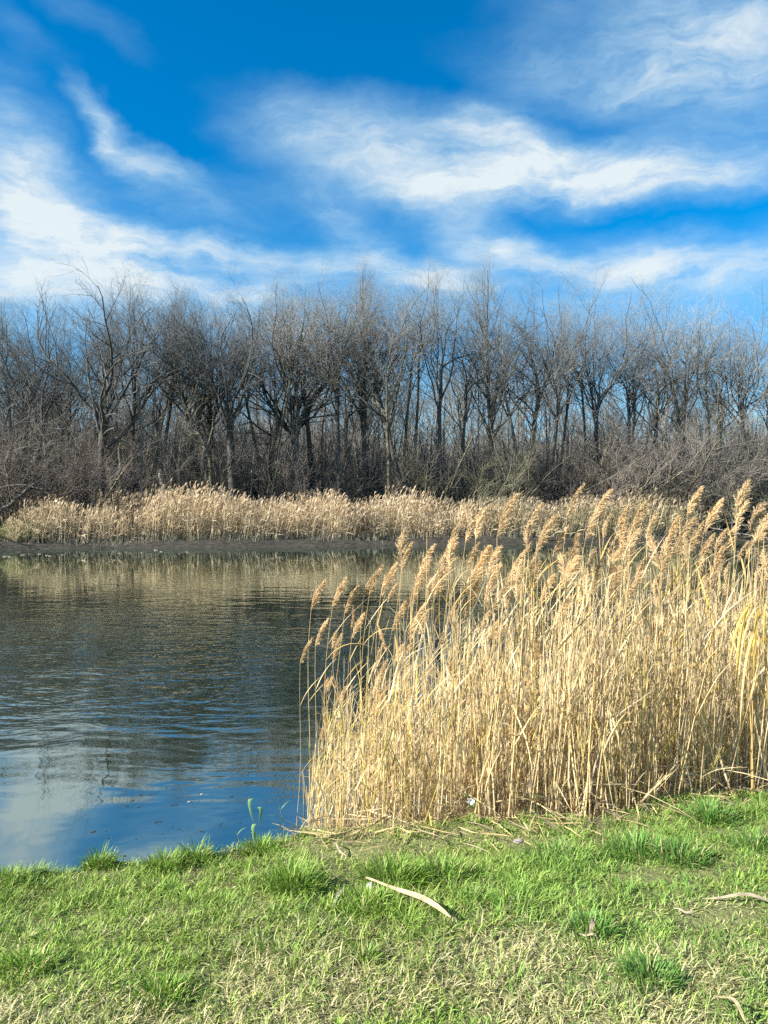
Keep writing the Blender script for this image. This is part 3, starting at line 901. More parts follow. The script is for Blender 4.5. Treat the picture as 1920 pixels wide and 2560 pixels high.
    tag(mb.build('reed_stubble', M_FARREED), 'pale broken reed stubble along the muddy far shore', 'stubble', kind='stuff')
    # weeds by the left end of the bed
    mb = MB(); n = 1500
    px = rng.uniform(-80, 120, n); s = 2.0 + 2.6 * rng.random(n)
    u = (px - 960) / F; Y = (43.8 + s) / (1 - .235 * u); X = u * Y; z = ground_z(X, Y)
    P = grow(rng, np.stack([X, Y, z], -1), nrm(np.stack([rng.normal(0, .35, n), rng.normal(0, .35, n), np.ones(n)], -1)), rng.uniform(.3, 1.15, n), 3, -.08, .12)
    ribbons(mb, P, np.tile(np.array([.012, .018, .012, .002]), (n, 1)), nrm(rng.normal(0, 1, (n, 3))), np.array([.27, .28, .13])[None] * rng.uniform(.5, 1.3, (n, 1)))
    tag(mb.build('green_weeds', M_FARREED), 'green weeds at the left end of the far reed bed', 'weeds', kind='stuff')


build_far_reeds()


# ------------------------------------------------------------------ things on the water
def flat_leaf(seed, a, b, thick, tone, mat, curl=.15):
    """a thin round or oval leaf with a raised rim, two-sided with real thickness"""
    rng = np.random.default_rng(seed)
    n = 10
    ang = np.arange(n) * 2 * math.pi / n
    rr = 1 + rng.normal(0, .10, n); rr[0] *= .45
    mb = MB()
    ring = np.stack([np.cos(ang) * a * rr, np.sin(ang) * b * rr, thick + curl * a * rng.random(n)], -1)
    inner = np.stack([np.cos(ang) * a * rr * .5, np.sin(ang) * b * rr * .5, np.full(n, thick)], -1)
    under = np.stack([np.cos(ang) * a * rr, np.sin(ang) * b * rr, ring[:, 2] - thick], -1)
    c0 = np.tile(np.array([[0, 0, thick * .8]]), (n, 1))
    v = np.concatenate([ring, inner, under, c0])
    i = np.arange(n); j = (i + 1) % n
    q = np.concatenate([np.stack([i, j, j + n, i + n], -1), np.stack([i + n, j + n, j + 3 * n, i + 3 * n], -1), np.stack([i + 2 * n, j + 2 * n, j, i], -1)])
    mb.add(v, q, np.array(tone)[None] * rng.uniform(.8, 1.2, (4 * n, 1)))
    return mb.mesh('leaf', mat)


def water_at(px, py):
    Y = EYE * F / (py - 1280)
    return (px - 960) / F * Y, Y


lily = [flat_leaf(400 + k, .11, .10, .006, t, M_LEAF, .3) for k, t in enumerate(((.17, .165, .09), (.30, .26, .18), (.12, .12, .06), (.48, .43, .33)))]
rng = np.random.default_rng(61)
spots = [(12, 1392), (26, 1393), (52, 1381), (58, 1388), (74, 1378), (118, 1389), (126, 1391), (156, 1388), (190, 1387), (215, 1389), (233, 1389), (357, 1382), (391, 1376),
         (404, 1380), (416, 1383), (470, 1381), (62, 1390), (100, 1386), (300, 1384), (450, 1384)]
for k, (px, py) in enumerate(spots):
    x, y = water_at(px, py)
    y = min(y, float(far_y(x)) - .35)
    o = link('water_lily_leaf', lily[(k * 7) % 4 if k % 3 else 3])
    o.location = (x, y, .004); o.rotation_euler = (0, 0, rng.uniform(0, 6.28)); o.scale = (rng.uniform(.5, 1.1),) * 3
    tag(o, 'small round withered leaf floating along the far waterline', 'floating leaf', 'withered leaves floating by the far shore')
scrap = [flat_leaf(420 + k, .030, .012, .0015, t, M_LEAF, .12) for k, t in enumerate(((.05, .045, .03), (.10, .085, .05), (.07, .06, .045), (.45, .45, .40)))]
near = [(318, 2016), (345, 2018), (332, 2002), (240, 2000), (255, 2003), (430, 2014), (440, 2012), (350, 1988), (375, 1987), (388, 1989), (485, 2018), (390, 2056), (402, 2054), (430, 2067),
        (447, 2073), (455, 2078), (405, 2084), (550, 2066), (553, 2060), (565, 2067), (600, 2058), (616, 1957), (630, 1954), (640, 1957), (580, 1992), (590, 2031), (490, 2084), (505, 2079),
        (705, 1995), (712, 1992), (727, 2072), (735, 2066), (740, 2069), (748, 2068), (232, 2080), (265, 2078), (272, 2096), (340, 2098), (275, 2135), (310, 2140), (415, 1970), (505, 1986), (473, 2005)]
for k, (px, py) in enumerate(near):
    x, y = water_at(px, py)
    o = link('floating_scrap', scrap[3 if k in (41, 42) else k % 3])
    o.location = (x, y, .001); o.rotation_euler = (0, 0, rng.uniform(-.6, .6)); s_ = rng.uniform(.2, .5); o.scale = (s_ * rng.uniform(.7, 1.6), s_, s_)
    if k in (41, 42): o.scale = (.35, .8, .6)
    tag(o, 'tiny white speck floating on the near water' if k in (41, 42) else 'small dark scrap of leaf floating on the near water', 'floating scrap',
        'white specks on the near water' if k in (41, 42) else 'dark scraps on the near water')


# ================================================================== near reeds
STRAW = np.array([.72, .56, .28]); GOLD = np.array([.66, .46, .16]); PALEST = np.array([.77, .65, .41]); GREENISH = np.array([.42, .43, .12]); PLUME = np.array([.66, .51, .29])


def leaf_blade(rng, S, az, L, w, droop, tone):
    """one long reed leaf springing from S: returns centre line, half widths, side vectors"""
    K = 8
    P = np.empty((K + 1, 3)); P[0] = S
    inc = R(rng.uniform(18, 42)); st = L / K
    tw = rng.uniform(-.5, .5)
    side = np.empty((K + 1, 3))
    for k in range(K):
        d = np.array([math.sin(inc) * math.cos(az), math.sin(inc) * math.sin(az), math.cos(inc)])
        P[k + 1] = P[k] + d * st
        inc += droop * (1.4 - abs(k / K - .35)) * rng.uniform(.6, 1.4)
        inc = min(inc, R(172))
        a2 = az + math.pi / 2 + tw * k / K
        side[k] = (math.cos(a2), math.sin(a2), .25 * math.sin(3 * tw * k / K))
    side[K] = side[K - 1]
    t = np.linspace(0, 1, K + 1)
    W = w * np.interp(t, [0, .12, .4, .7, 1], [.45, .9, 1., .7, .04])
    return P, W, nrm(side)


def reed_proto(seed, plume_len=.27, big=1., lean=.12, bare=False, leaves=5):
    """meshes of one reed 2 m tall: stem, leaves, plume. The wind from the left carries leaves and plume to +X"""
    rng = np.random.default_rng(seed)
    K = 12
    t = np.linspace(0, 1, K + 1)
    H = 2.0 - plume_len * .9
    bow = lean * (t ** 2.2) * H + .02 * np.sin(t * 7 + seed)
    P = np.stack([bow, .02 * np.sin(t * 5 + seed * 2), t * H], -1)
    mb = MB()
    tubes(mb, P[None], (.0042 * (1 - .62 * t) * big)[None], 5, np.array([STRAW * rng.uniform(.85, 1.12)]))
    # joints on the stem
    for k in range(2, K, 2):
        J = np.stack([P[k] - [0, 0, .006], P[k], P[k] + [0, 0, .006]])
        tubes(mb, J[None], np.array([[.004, .0056, .004]]) * big * (1 - .5 * t[k]), 5, np.array([GOLD * .6]))
    stem = mb.mesh('stem', M_REED, True)
    lv = []
    for j in range(leaves):
        f = rng.uniform(.30, .93); i = int(f * K)
        S = P[i] + (P[min(i + 1, K)] - P[i]) * (f * K - i)
        az = rng.normal(0, 1.0) if rng.random() < .95 else rng.uniform(0, 6.28)
        m2 = MB()
        tone = [STRAW, PALEST, GOLD, STRAW][rng.integers(4)] * rng.uniform(.8, 1.12)
        Pl, W, sd = leaf_blade(rng, S, az, rng.uniform(.20, .42), rng.uniform(.0035, .0080) * big, rng.uniform(.01, .15), tone)
        ribbons(m2, Pl[None], W[None], sd[None], tone[None], fold=.5)
        lv.append(m2.mesh('leaf', M_REED))
    tipdir = nrm(np.array([.42 + lean, 0, 1.]))
    pl = None; tip = P[-1]
    if not bare:
        m3 = MB(); A = 14
        ta = np.linspace(0, 1, A + 1)
        ax = P[-1] + np.stack([plume_len * (.16 * ta + .24 * ta ** 2), .01 * np.sin(ta * 3), plume_len * (ta * .98 - .12 * ta ** 2)], -1)
        tip = ax[-1]
        tubes(m3, ax[None], (.0022 * (1 - .8 * ta))[None], 3, np.array([PLUME * .8]))
        nb = 140
        f = np.sort(rng.random(nb)) ** .9
        i = np.minimum((f * A).astype(int), A - 1); w = (f * A - i)[:, None]
        S = ax[i] * (1 - w) + ax[i + 1] * w
        T = nrm(ax[i + 1] - ax[i])
        prof = np.interp(f, [0, .12, .35, .7, 1], [.45, .9, 1., .62, .16])
        L = plume_len * .40 * prof * rng.uniform(.6, 1.2, nb) * big
        aa = rng.uniform(0, 6.28, nb)
        rad = np.stack([np.cos(aa) * .5 + .42, np.sin(aa) * .55, np.full(nb, .0)], -1)     # blown to the lee side
        D = nrm(T * 1.0 + rad * .85)
        B = grow(rng, S, D, L, 4, -.10, .10)
        tone = (PLUME[None] * rng.uniform(.72, 1.18, (nb, 1))) * np.array([1, .97, .95])
        ribbons(m3, B, np.tile(np.array([.0008, .0014, .0016, .0013, .0005]), (nb, 1)), nrm(np.cross(D, rng.normal(0, 1, (nb, 3)))), tone)
        # spikelets along every side branch
        ns = 8
        S2, D2, _, _ = spawn(rng, B, np.ones(B.shape[:2]), ns, .15, 1., R(12), R(38), -.1)
        B2 = grow(rng, S2, D2, rng.uniform(.012, .026, len(S2)) * big, 2, -.08, .1)
        ribbons(m3, B2, np.tile(np.array([.0006, .0013, .0003]), (len(S2), 1)), nrm(np.cross(D2, rng.normal(0, 1, D2.shape))),
                np.repeat(tone, ns, 0) * rng.uniform(.75, 1.3, (len(S2), 1)))
        pl = m3.mesh('plume', M_PLUME)
    return dict(stem=stem, leaves=lv, plume=pl, tip=tip)


def place_reed(pr, base, scale, rz, label, group, tilt=0.):
    t = thing('reed', label, 'reed', base, rz, group)
    t.rotation_euler = (0, tilt, rz)
    t.scale = (scale,) * 3
    link('stem', pr['stem'], t)
    for m_ in pr['leaves']: link('leaf', m_, t)
    if pr['plume']: link('plume', pr['plume'], t)
    return t


SLIM = [reed_proto(500 + k, .20, .62, .03, leaves=3) for k in range(4)]
FULL = [reed_proto(520 + k, pl_, bg_, ln_, leaves=3 + k % 3) for k, (pl_, bg_, ln_) in enumerate(
    ((.27, .80, .045), (.21, .55, .02), (.31, .74, .06), (.25, .66, .03), (.19, .70, .05), (.29, .95, .04), (.24, .45, .015), (.33, .68, .05), (.16, .50, .07), (.26, .85, .01)))]
BARE = [reed_proto(540 + k, .25, 1.0, .03, bare=True, leaves=6) for k in range(5)]


def reed_by_tip(pr, px, py, Y, rz, label, group):
    """stand a reed so that its tip is at a photo pixel, Y metres away"""
    tx = (px - 960) / F * Y; tz = EYE + (1280 - py) / F * Y
    tip = pr['tip']
    gz = float(ground_z(tx - .3, Y)); base_z = gz - .03
    sc = (tz - base_z) / tip[2]
    c, s = math.cos(rz), math.sin(rz)
    bx = tx - sc * (c * tip[0] - s * tip[1]); by = Y - sc * (s * tip[0] + c * tip[1])
    return place_reed(pr, (bx, by, base_z), sc, rz, label, group)


rng = np.random.default_rng(90)
lead = [   # the loose stalks at the left end, each to be told apart
    (779, 1597, 3.95, 0, 'short thin reed with small plume, leftmost of the near reeds'),
    (812, 1450, 4.15, 1, 'thin upright reed with rusty plume, second from the left over open water'),
    (864, 1446, 4.25, 2, 'slender leaning reed with rusty plume, third from the left'),
    (893, 1466, 4.3, 3, 'slender reed with the darkest small plume, fourth from the left'),
    (819, 1548, 4.1, 0, 'small dried reed with a stunted plume between the left stalks'),
    (908, 1535, 4.0, 4, 'reed with a drooping one-sided plume low at the left'),
    (937, 1434, 4.3, 1, 'reed with narrow plume right of the darkest small plume'),
    (955, 1415, 4.5, 2, 'reed with slim upright plume, just left of the taller paired plumes'),
]
for k, (px, py, Y, pi_, label) in enumerate(lead):
    pr = SLIM[pi_] if pi_ < 4 else FULL[0]
    reed_by_tip(pr, px, py, Y, rng.uniform(-.3, .3), label, 'loose reeds at the left end of the near bed')
tips5 = [(755, 295), (795, 375), (925, 390), (890, 490), (695, 505), (915, 585), (1085, 245), (1060, 330), (995, 430), (1240, 165), (1195, 200), (1190, 380), (1250, 400), (1320, 400), (1320, 505), (1080, 705),
         (870, 740), (1170, 550), (590, 870), (370, 925), (760, 720), (1210, 480), (1010, 520), (1380, 690), (700, 620), (840, 610), (1450, 480)]
tips6 = [(200, 140), (130, 255), (245, 270), (450, 25), (355, 285), (420, 325), (405, 460), (270, 570), (185, 490), (610, 60), (615, 210), (730, 140), (820, 130), (700, 230), (520, 415), (890, 205), (960, 340), (1160, 45),
         (1165, 260), (1110, 230), (1280, 120), (1310, 295), (1435, 130), (1380, 260), (1440, 370), (1530, 140), (1560, 210), (1330, 500), (1560, 560), (380, 700), (630, 640), (100, 420), (60, 560), (170, 450),
         (860, 330), (560, 480), (780, 300), (1000, 400), (1060, 330), (1230, 330), (1180, 480), (940, 520), (1500, 330), (1540, 420), (500, 520), (660, 330), (1260, 560), (320, 420)]
NOTED = {('b', 450, 25): 'tallest near reed, its plume alone against the dark wood right of centre',
         ('b', 1160, 45): 'tall reed whose plume rises highest at the far right third',
         ('b', 610, 60): 'tall reed with a stout upright plume just right of the tallest one',
         ('b', 1435, 130): 'reed with a long slanting plume, second from the right edge',
         ('b', 1530, 140): 'reed with a pointed upright plume close to the right edge',
         ('b', 1280, 120): 'reed with a long plume bending right, between the two highest right plumes',
         ('a', 1240, 165): 'reed with a broad golden plume standing over the far bank near the centre',
         ('a', 1085, 245): 'reed with a tall narrow plume left of the broad golden one',
         ('a', 755, 295): 'single tall reed with slim plume at the left end of the crowded plumes',
         ('b', 200, 140): 'reed with a long swept plume left of the tallest reed'}
notes = [NOTED.get(('a', *t_)) for t_ in tips5] + [NOTED.get(('b', *t_)) for t_ in tips6]
tips = [(700 + a * .416, 1200 + b * .416) for a, b in tips5] + [(1270 + a * .416, 1200 + b * .416) for a, b in tips6]
for k, (px, py) in enumerate(tips):
    Y = 4.35 + rng.uniform(0, 1.5)
    reed_by_tip(SLIM[rng.integers(4)] if rng.random() < .22 and not notes[k] else FULL[rng.integers(10)], px, py, Y, rng.normal(0, .8), notes[k] or 'tan reed with a feathery wind-blown plume standing above the near reed bed', 'plumed reeds in the near bed')


def in_bed(px_base_n, rng, ymax=2.3):
    """random foot points inside the near reed bed"""
    x = rng.uniform(-.55, 3.6, px_base_n); d = rng.random(px_base_n) ** 1.15 * ymax
    y = edge(x) + .06 + d
    left = -.40 - .11 * (y - 3.8) + .10 * (value_noise(y * 3, y * 0 + 2, 71) - .5)
    k = x > left
    return x[k], y[k]


bx, by = in_bed(330, rng)
n_plume = 0
for k in range(len(bx)):
    X, Y = bx[k], by[k]; z = float(ground_z(X, Y)) - .03
    pxl = 960 + X / Y * F
    if pxl > 1990: continue
    if n_plume >= 215: break
    n_plume += 1
    topz = np.interp(pxl, [700, 800, 950, 1150, 1450, 1920], [.70, .95, 1.40, 1.70, 1.86, 1.90]) * rng.uniform(.70, 1.04)
    bare = rng.random() < .62
    pr = BARE[rng.integers(5)] if bare else FULL[rng.integers(10)]
    place_reed(pr, (X, Y, z), topz / pr['tip'][2] * (1.02), rng.normal(0, .8),
               'straw-coloured leafy reed stalk standing in the thick of the near bed' if bare else 'tan plumed reed half sunk among the stalks of the near bed',
               'leafy stalks in the near bed' if bare else 'low plumed reeds in the near bed', tilt=rng.normal(0, .05))


def build_near_mass():
    rng = np.random.default_rng(95)
    mb = MB()
    x, y = in_bed(2600, rng, 2.2)
    k = ((960 + x / y * F) < 2080) & (rng.random(len(x)) < np.interp(960 + x / y * F, [740, 900, 1150, 1400], [.40, .50, .80, 1.]))
    x, y = x[k], y[k]
    n = len(x); z = ground_z(x, y) - .03
    pxl = 960 + x / y * F
    h = np.interp(pxl, [700, 780, 860, 950, 1150, 1450, 1920], [.42, .62, .88, 1.10, 1.40, 1.54, 1.62]) * rng.uniform(.50, 1.08, n)
    D = nrm(np.stack([rng.normal(.04, .065, n), rng.normal(-.02, .06, n), np.ones(n)], -1))
    flop = rng.random(n) < .06
    flop &= x > -.15
    D[flop] = nrm(np.stack([rng.normal(.1, .6, flop.sum()), rng.normal(0, .4, flop.sum()), np.ones(flop.sum())], -1))
    h[flop] *= .45
    P = grow(rng, np.stack([x, y, z], -1), D, h, 6, .0, .013)
    t = np.linspace(0, 1, 7)
    Rd = (rng.uniform(.0026, .0046, n))[:, None] * (1 - .6 * t)[None]
    w = rng.random((n, 1)); g = (rng.random((n, 1)) < np.interp(pxl, [740, 1000, 1300], [.35, .18, .06])[:, None])
    tone = STRAW * w + PALEST * (1 - w)
    old = rng.random((n, 1)) < .14
    tone = np.where(old, np.array([.40, .33, .24]), tone)
    tone = np.where(g, GREENISH * .45 + GOLD * .55, tone) * rng.uniform(.78, 1.12, (n, 1))
    tubes(mb, P, Rd, 4, tone)
    # leaves, dry and hanging
    m = 2
    S, Dl, rad, tt = spawn(rng, P, Rd, m, .15, .97, R(5), R(28), .0)
    Dl[:, 0] += .16
    LL = rng.uniform(.18, .50, len(S))
    PL = grow(rng, S, Dl, LL, 6, -.05, .05)
    hang = rng.random(len(S)) < .42
    Dh = Dl[hang] * np.array([1, 1, -.25]) + np.array([0, 0, -.75])
    PL[hang] = grow(rng, S[hang], Dh, LL[hang], 6, -.25, .09)
    sd = nrm(np.cross(PL[:, 3] - PL[:, 0], rng.normal(0, 1, (len(S), 3))))
    Wd = rng.uniform(.0022, .0062, len(S))[:, None] * np.array([.5, .95, 1, .9, .7, .45, .05])[None]
    lt = np.repeat(tone, m, 0) * rng.uniform(.75, 1.2, (len(S), 1))
    yel = rng.random((len(S), 1)) < .06
    lt = np.where(yel, np.array([.62, .46, .07]), lt)
    ribbons(mb, PL, Wd, sd, lt, fold=.35)
    # broken straw lying criss-cross at the foot
    n2 = 1100
    x2, y2 = in_bed(n2, rng, 1.6); k = x2 > -.2; x2, y2 = x2[k], y2[k]; n2 = len(x2)
    z2 = np.maximum(ground_z(x2, y2), 0) + rng.uniform(.0, .35, n2) ** 1.3
    az = rng.uniform(0, 6.28, n2)
    P2 = grow(rng, np.stack([x2, y2, z2], -1), np.stack([np.cos(az), np.sin(az) * .5, rng.normal(.1, .45, n2)], -1), rng.uniform(.15, .55, n2), 3, -.05, .06)
    ribbons(mb, P2, np.tile(np.array([.002, .004, .003, .0006]), (n2, 1)), nrm(np.cross(P2[:, -1] - P2[:, 0], rng.normal(0, 1, (n2, 3)))),
            (STRAW * .6 + PALEST * .4)[None] * rng.uniform(.45, 1.15, (n2, 1)))
    n3 = 800
    x3 = rng.uniform(-.5, 3.4, n3); y3 = edge(x3) + rng.normal(.02, .12, n3); z3 = ground_z(x3, y3) + rng.uniform(.004, .045, n3); az = rng.uniform(0, 6.28, n3)
    P3 = grow(rng, np.stack([x3, y3, z3], -1), np.stack([np.cos(az), np.sin(az), rng.normal(.05, .18, n3)], -1), rng.uniform(.05, .26, n3), 3, -.04, .10)
    ribbons(mb, P3, np.tile(np.array([.0015, .0032, .0026, .0005]), (n3, 1)), nrm(np.cross(P3[:, -1] - P3[:, 0], rng.normal(0, 1, (n3, 3)))),
            np.where(rng.random((n3, 1)) < .4, np.array([.34, .27, .18]), STRAW * .9) * rng.uniform(.55, 1.1, (n3, 1)))
    tag(mb.build('reed_bed', M_REED), 'dense mass of straw-coloured reed stems filling the near bed on the right', 'reeds', kind='stuff')


build_near_mass()


# the bright yellow hanging leaves at the right edge
def leaf_bunch():
    rng = np.random.default_rng(140)
    Y = 4.45
    x0 = (1880 - 960) / F * Y; z0 = EYE + (1280 - 1530) / F * Y
    gz = float(ground_z(x0, Y))
    t = thing('yellow_reed', 'reed with a sheaf of bright yellow drooping leaves at the right edge', 'reed', (x0, Y, gz - .02))
    mb = MB(); K = 10; tt = np.linspace(0, 1, K)
    for j in range(4):
        P = np.stack([.05 * (j - 1) * tt ** 1.5 + .01 * np.sin(tt * 6 + j), .04 * (j % 2) * tt, tt * (z0 - gz + .10 + .08 * j)], -1)
        tubes(mb, P[None], (.004 * (1 - .4 * tt))[None], 5, np.array([GOLD]))
    mb.build('stem', M_REED, t, True)
    for j in range(30):
        S = np.array([rng.normal(.03, .07), -.05 - .10 * rng.random(), (z0 - gz) * rng.uniform(.90, 1.14)])
        L = rng.uniform(.30, .62); k2 = np.linspace(0, 1, 9)
        dx = rng.normal(-.10, .16) if j < 16 else rng.normal(.10, .2)
        Pl = np.stack([S[0] + dx * L * (1.6 * k2 - .5 * k2 ** 2), S[1] - .10 * L * k2, S[2] + .10 * np.sin(k2 * 2.4) * L - L * k2 ** 1.35], -1)
        W = rng.uniform(.004, .010) * np.interp(k2, [0, .12, .45, .8, 1], [.4, .9, 1., .6, .04])
        a2 = rng.normal(0, .5); sd = np.tile(nrm(np.array([math.cos(a2), math.sin(a2), .1])), (9, 1))
        tone = (np.array([.70, .50, .12]) if j % 5 < 2 else np.array([.70, .55, .27])) * rng.uniform(.85, 1.1)
        m2 = MB(); ribbons(m2, Pl[None], W[None], sd[None], tone[None], fold=.4)
        m2.build('leaf', M_REED, t)


leaf_bunch()


# ================================================================== the lawn
TUFTS = [   # px, py, radius, blade length, blades, label
    (30, 2205, .13, .085, 240, 'grass tuft at the water edge in the left corner'),
    (248, 2165, .085, .105, 230, 'lone bright grass tuft standing up at the water edge on the left'),
    (420, 2170, .12, .095, 260, 'low wide grass tuft by the water edge, right of the lone bright tuft'),
    (490, 2150, .08, .115, 170, 'tall-bladed grass tuft at the water edge left of the green shoot'),
    (650, 2130, .11, .09, 260, 'dense grass tuft on the bank corner where the reeds begin'),
    (735, 2215, .16, .125, 420, 'dark green grass tuft beside the bare patch, left of the long fallen leaf'),
    (985, 2205, .17, .135, 420, 'large swept-over grass tuft above the long fallen leaf'),
    (1100, 2195, .18, .115, 420, 'broad grass tuft right of the large swept-over tuft'),
    (920, 2270, .15, .10, 380, 'grass tuft beneath the long fallen leaf'),
    (915, 2405, .045, .075, 90, 'tiny bright tuft alone in the straw in the foreground'),
    (415, 2490, .11, .075, 220, 'low tuft in the foreground straw on the left'),
    (1390, 2150, .16, .11, 340, 'soft grass tuft right of the grey stone'),
    (1590, 2135, .20, .125, 480, 'big overhanging grass tuft above the brown bare patch on the right'),
    (1700, 2150, .15, .115, 320, 'grass tuft just right of the big overhanging one'),
    (1775, 2050, .15, .13, 360, 'deep green grass tuft at the foot of the reeds on the right'),
    (1630, 2450, .13, .085, 300, 'round grass tuft in the foreground on the right'),
    (1480, 2330, .11, .085, 220, 'small grass tuft behind the curled brown leaf'),
    (1890, 2120, .12, .11, 240, 'grass tuft cut by the right edge below the reeds'),
    (60, 2420, .14, .075, 260, 'low green tuft near the left edge of the lawn'),
]
tuft_xy = [(*lawn_at(px, py)[:2], r) for (px, py, r, l, n, lb) in TUFTS]
G1 = np.array([.180, .335, .038]); G2 = np.array([.138, .318, .062]); YG = np.array([.41, .49, .11]); ST = np.array([.62, .53, .25]); STP = np.array([.68, .62, .38])


def blades(mb, rng, x, y, z, L, tone, flat=.5, dirb=None, w0=.0016):
    n = len(x)
    az = rng.uniform(0, 6.28, n) if dirb is None else dirb
    inc = np.clip(rng.normal(flat, .32, n), .02, 1.5)
    K = 3
    P = np.empty((n, K + 1, 3)); P[:, 0] = np.stack([x, y, z], -1)
    for k in range(K):
        d = np.stack([np.sin(inc) * np.cos(az), np.sin(inc) * np.sin(az), np.cos(inc)], -1)
        P[:, k + 1] = P[:, k] + d * (L / K)[:, None]
        inc = np.minimum(inc + rng.uniform(.08, .5, n), 1.9); az = az + rng.normal(0, .12, n)
    W = (w0 * rng.uniform(.65, 1.35, n))[:, None] * np.array([.85, 1., .75, .08])[None]
    side = nrm(np.stack([-np.sin(az), np.cos(az), rng.normal(0, .35, n)], -1))
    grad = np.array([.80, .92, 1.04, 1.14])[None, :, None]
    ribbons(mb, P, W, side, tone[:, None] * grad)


def build_lawn():
    rng = np.random.default_rng(303)
    mb = MB()
    # the turf grows in small clumps: blades of a clump share hue, length and the way they lie
    NC = 14800
    cy_ = 1.75 + 3.0 * rng.random(NC); cx_ = rng.uniform(-.86, .86, NC) * cy_
    e = edge(cx_)
    k = cy_ < e + .04 + .14 * sstep(-.5, -.2, cx_) * rng.random(NC)
    cx_, cy_, e = cx_[k], cy_[k], e[k]; NC = len(cx_)
    z0 = ground_z(cx_, cy_)
    px = 960 + cx_ / cy_ * F; py = 1280 + (EYE - z0) / cy_ * F
    f1 = fbm(cx_ * 2.3, cy_ * 2.3, 51); f2 = fbm(cx_ * 7, cy_ * 7, 52)
    straw = .16 + .62 * sstep(2220, 2480, py) * sstep(.40, .60, f1) + .10 * sstep(2250, 2500, py) + .55 * (f2 - .5)
    straw += .70 * np.exp(-(((px - 1800) / 130) ** 2 + ((py - 2285) / 45) ** 2)) + .60 * np.exp(-(((px - 900) / 190) ** 2 + ((py - 2115) / 45) ** 2))
    straw += .50 * np.exp(-(((px - 1280) / 200) ** 2 + ((py - 2370) / 60) ** 2)) + .35 * np.exp(-(((px - 1240) / 190) ** 2 + ((py - 2105) / 28) ** 2))
    straw += .30 * np.exp(-(((px - 150) / 190) ** 2 + ((py - 2500) / 60) ** 2))
    straw -= .12 * sstep(1000, 1300, px) * sstep(2300, 2180, py)
    straw = np.clip(straw + rng.normal(0, .10, NC), .03, .92)
    bare = np.zeros(NC)
    for (bpx, bpy, rx, ry) in ((880, 2215, 75, 42), (1640, 2190, 110, 22), (1130, 2090, 80, 16), (1290, 2112, 60, 16), (850, 2120, 120, 30), (1820, 2290, 90, 28), (400, 2290, 50, 22)):
        bare = np.maximum(bare, np.exp(-(((px - bpx) / rx) ** 2 + ((py - bpy) / ry) ** 2)))
    tall = .53 + .62 * sstep(.42, .70, f1) * (1 - .4 * straw) + .22 * rng.random(NC) - .35 * bare
    per = np.clip(rng.normal(16, 6, NC) * (1 - .85 * bare), 1, 34).astype(int)
    c = np.repeat(np.arange(NC), per); n = len(c)
    r = .010 + .030 * rng.random(n)
    a = rng.uniform(0, 6.28, n)
    x = cx_[c] + r * np.cos(a); y = cy_[c] + r * np.sin(a)
    k = y < edge(x) + .03 + .15 * sstep(-.5, -.2, x)
    c, x, y, a, r = c[k], x[k], y[k], a[k], r[k]; n = len(c)
    z = ground_z(x, y) - .004
    is_straw = rng.random(n) < straw[c]
    u = rng.random((n, 1)); hue = rng.random(NC)[c][:, None] ** 1.7 * .62 + .30 * rng.random((n, 1))
    right = (sstep(900, 1500, px) * .75)[c][:, None]
    green = (G1 * (1 - right) + G2 * right) * (1 - hue) + YG * hue
    st = ST * u + STP * (1 - u)
    old = rng.random((n, 1)) < .18
    st = np.where(old, np.array([.40, .34, .20]), st)
    tone = np.where(is_straw[:, None], (st * .8 + YG * .2) * rng.uniform(.65, 1.1, (n, 1)), green * rng.uniform(.55, 1.2, (n, 1)) * (.78 + .50 * fbm(cx_ * 3.1, cy_ * 3.1, 57))[c][:, None])
    L = np.where(is_straw, rng.uniform(.026, .070, n), rng.uniform(.030, .082, n)) * np.clip(tall[c], .35, 1.5)
    lie = rng.uniform(0, 6.28, NC)[c]
    dirb = np.arctan2(np.sin(a) + .8 * np.sin(lie), np.cos(a) + .8 * np.cos(lie)) + rng.normal(0, .6, n)
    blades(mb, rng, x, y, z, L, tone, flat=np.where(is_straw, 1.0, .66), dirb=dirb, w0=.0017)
    tag(mb.build('grass', M_GRASS), 'short mown grass mixed with dry straw on the near bank', 'grass', kind='stuff')


build_lawn()
for k, (px, py, r, bl, nb, label) in enumerate(TUFTS):
    X, Y, z = lawn_at(px, py)
    rg = np.random.default_rng(700 + k)
    mb = MB()
    nb = int(nb * 1.35); a = rg.uniform(0, 6.28, nb); d = r * np.sqrt(rg.random(nb)) * .85
    lx = d * np.cos(a); ly = d * np.sin(a) * .75
    lz = ground_z(X + lx, Y + ly) - z - .004
    L = bl * rg.uniform(.55, 1.25, nb) * (1.1 - .5 * d / r)
    outward = a + rg.normal(.0, .7, nb)
    right = float(sstep(900, 1500, px))
    v = rg.random((nb, 1)) ** 2.5
    green = (G1 * (1 - right) + G2 * right) * (1 - .5 * v) + YG * .5 * v
    tone = green * rg.uniform(.5, 1.1, (nb, 1))
    dry = rg.random(nb) < .08
    tone[dry] = ST * .9
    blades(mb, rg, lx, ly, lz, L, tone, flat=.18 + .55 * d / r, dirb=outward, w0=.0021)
    o = mb.build('grass_tuft', M_GRASS)
    o.location = (X, Y, z)
    tag(o, label, 'grass tuft', 'grass tufts on the near bank')


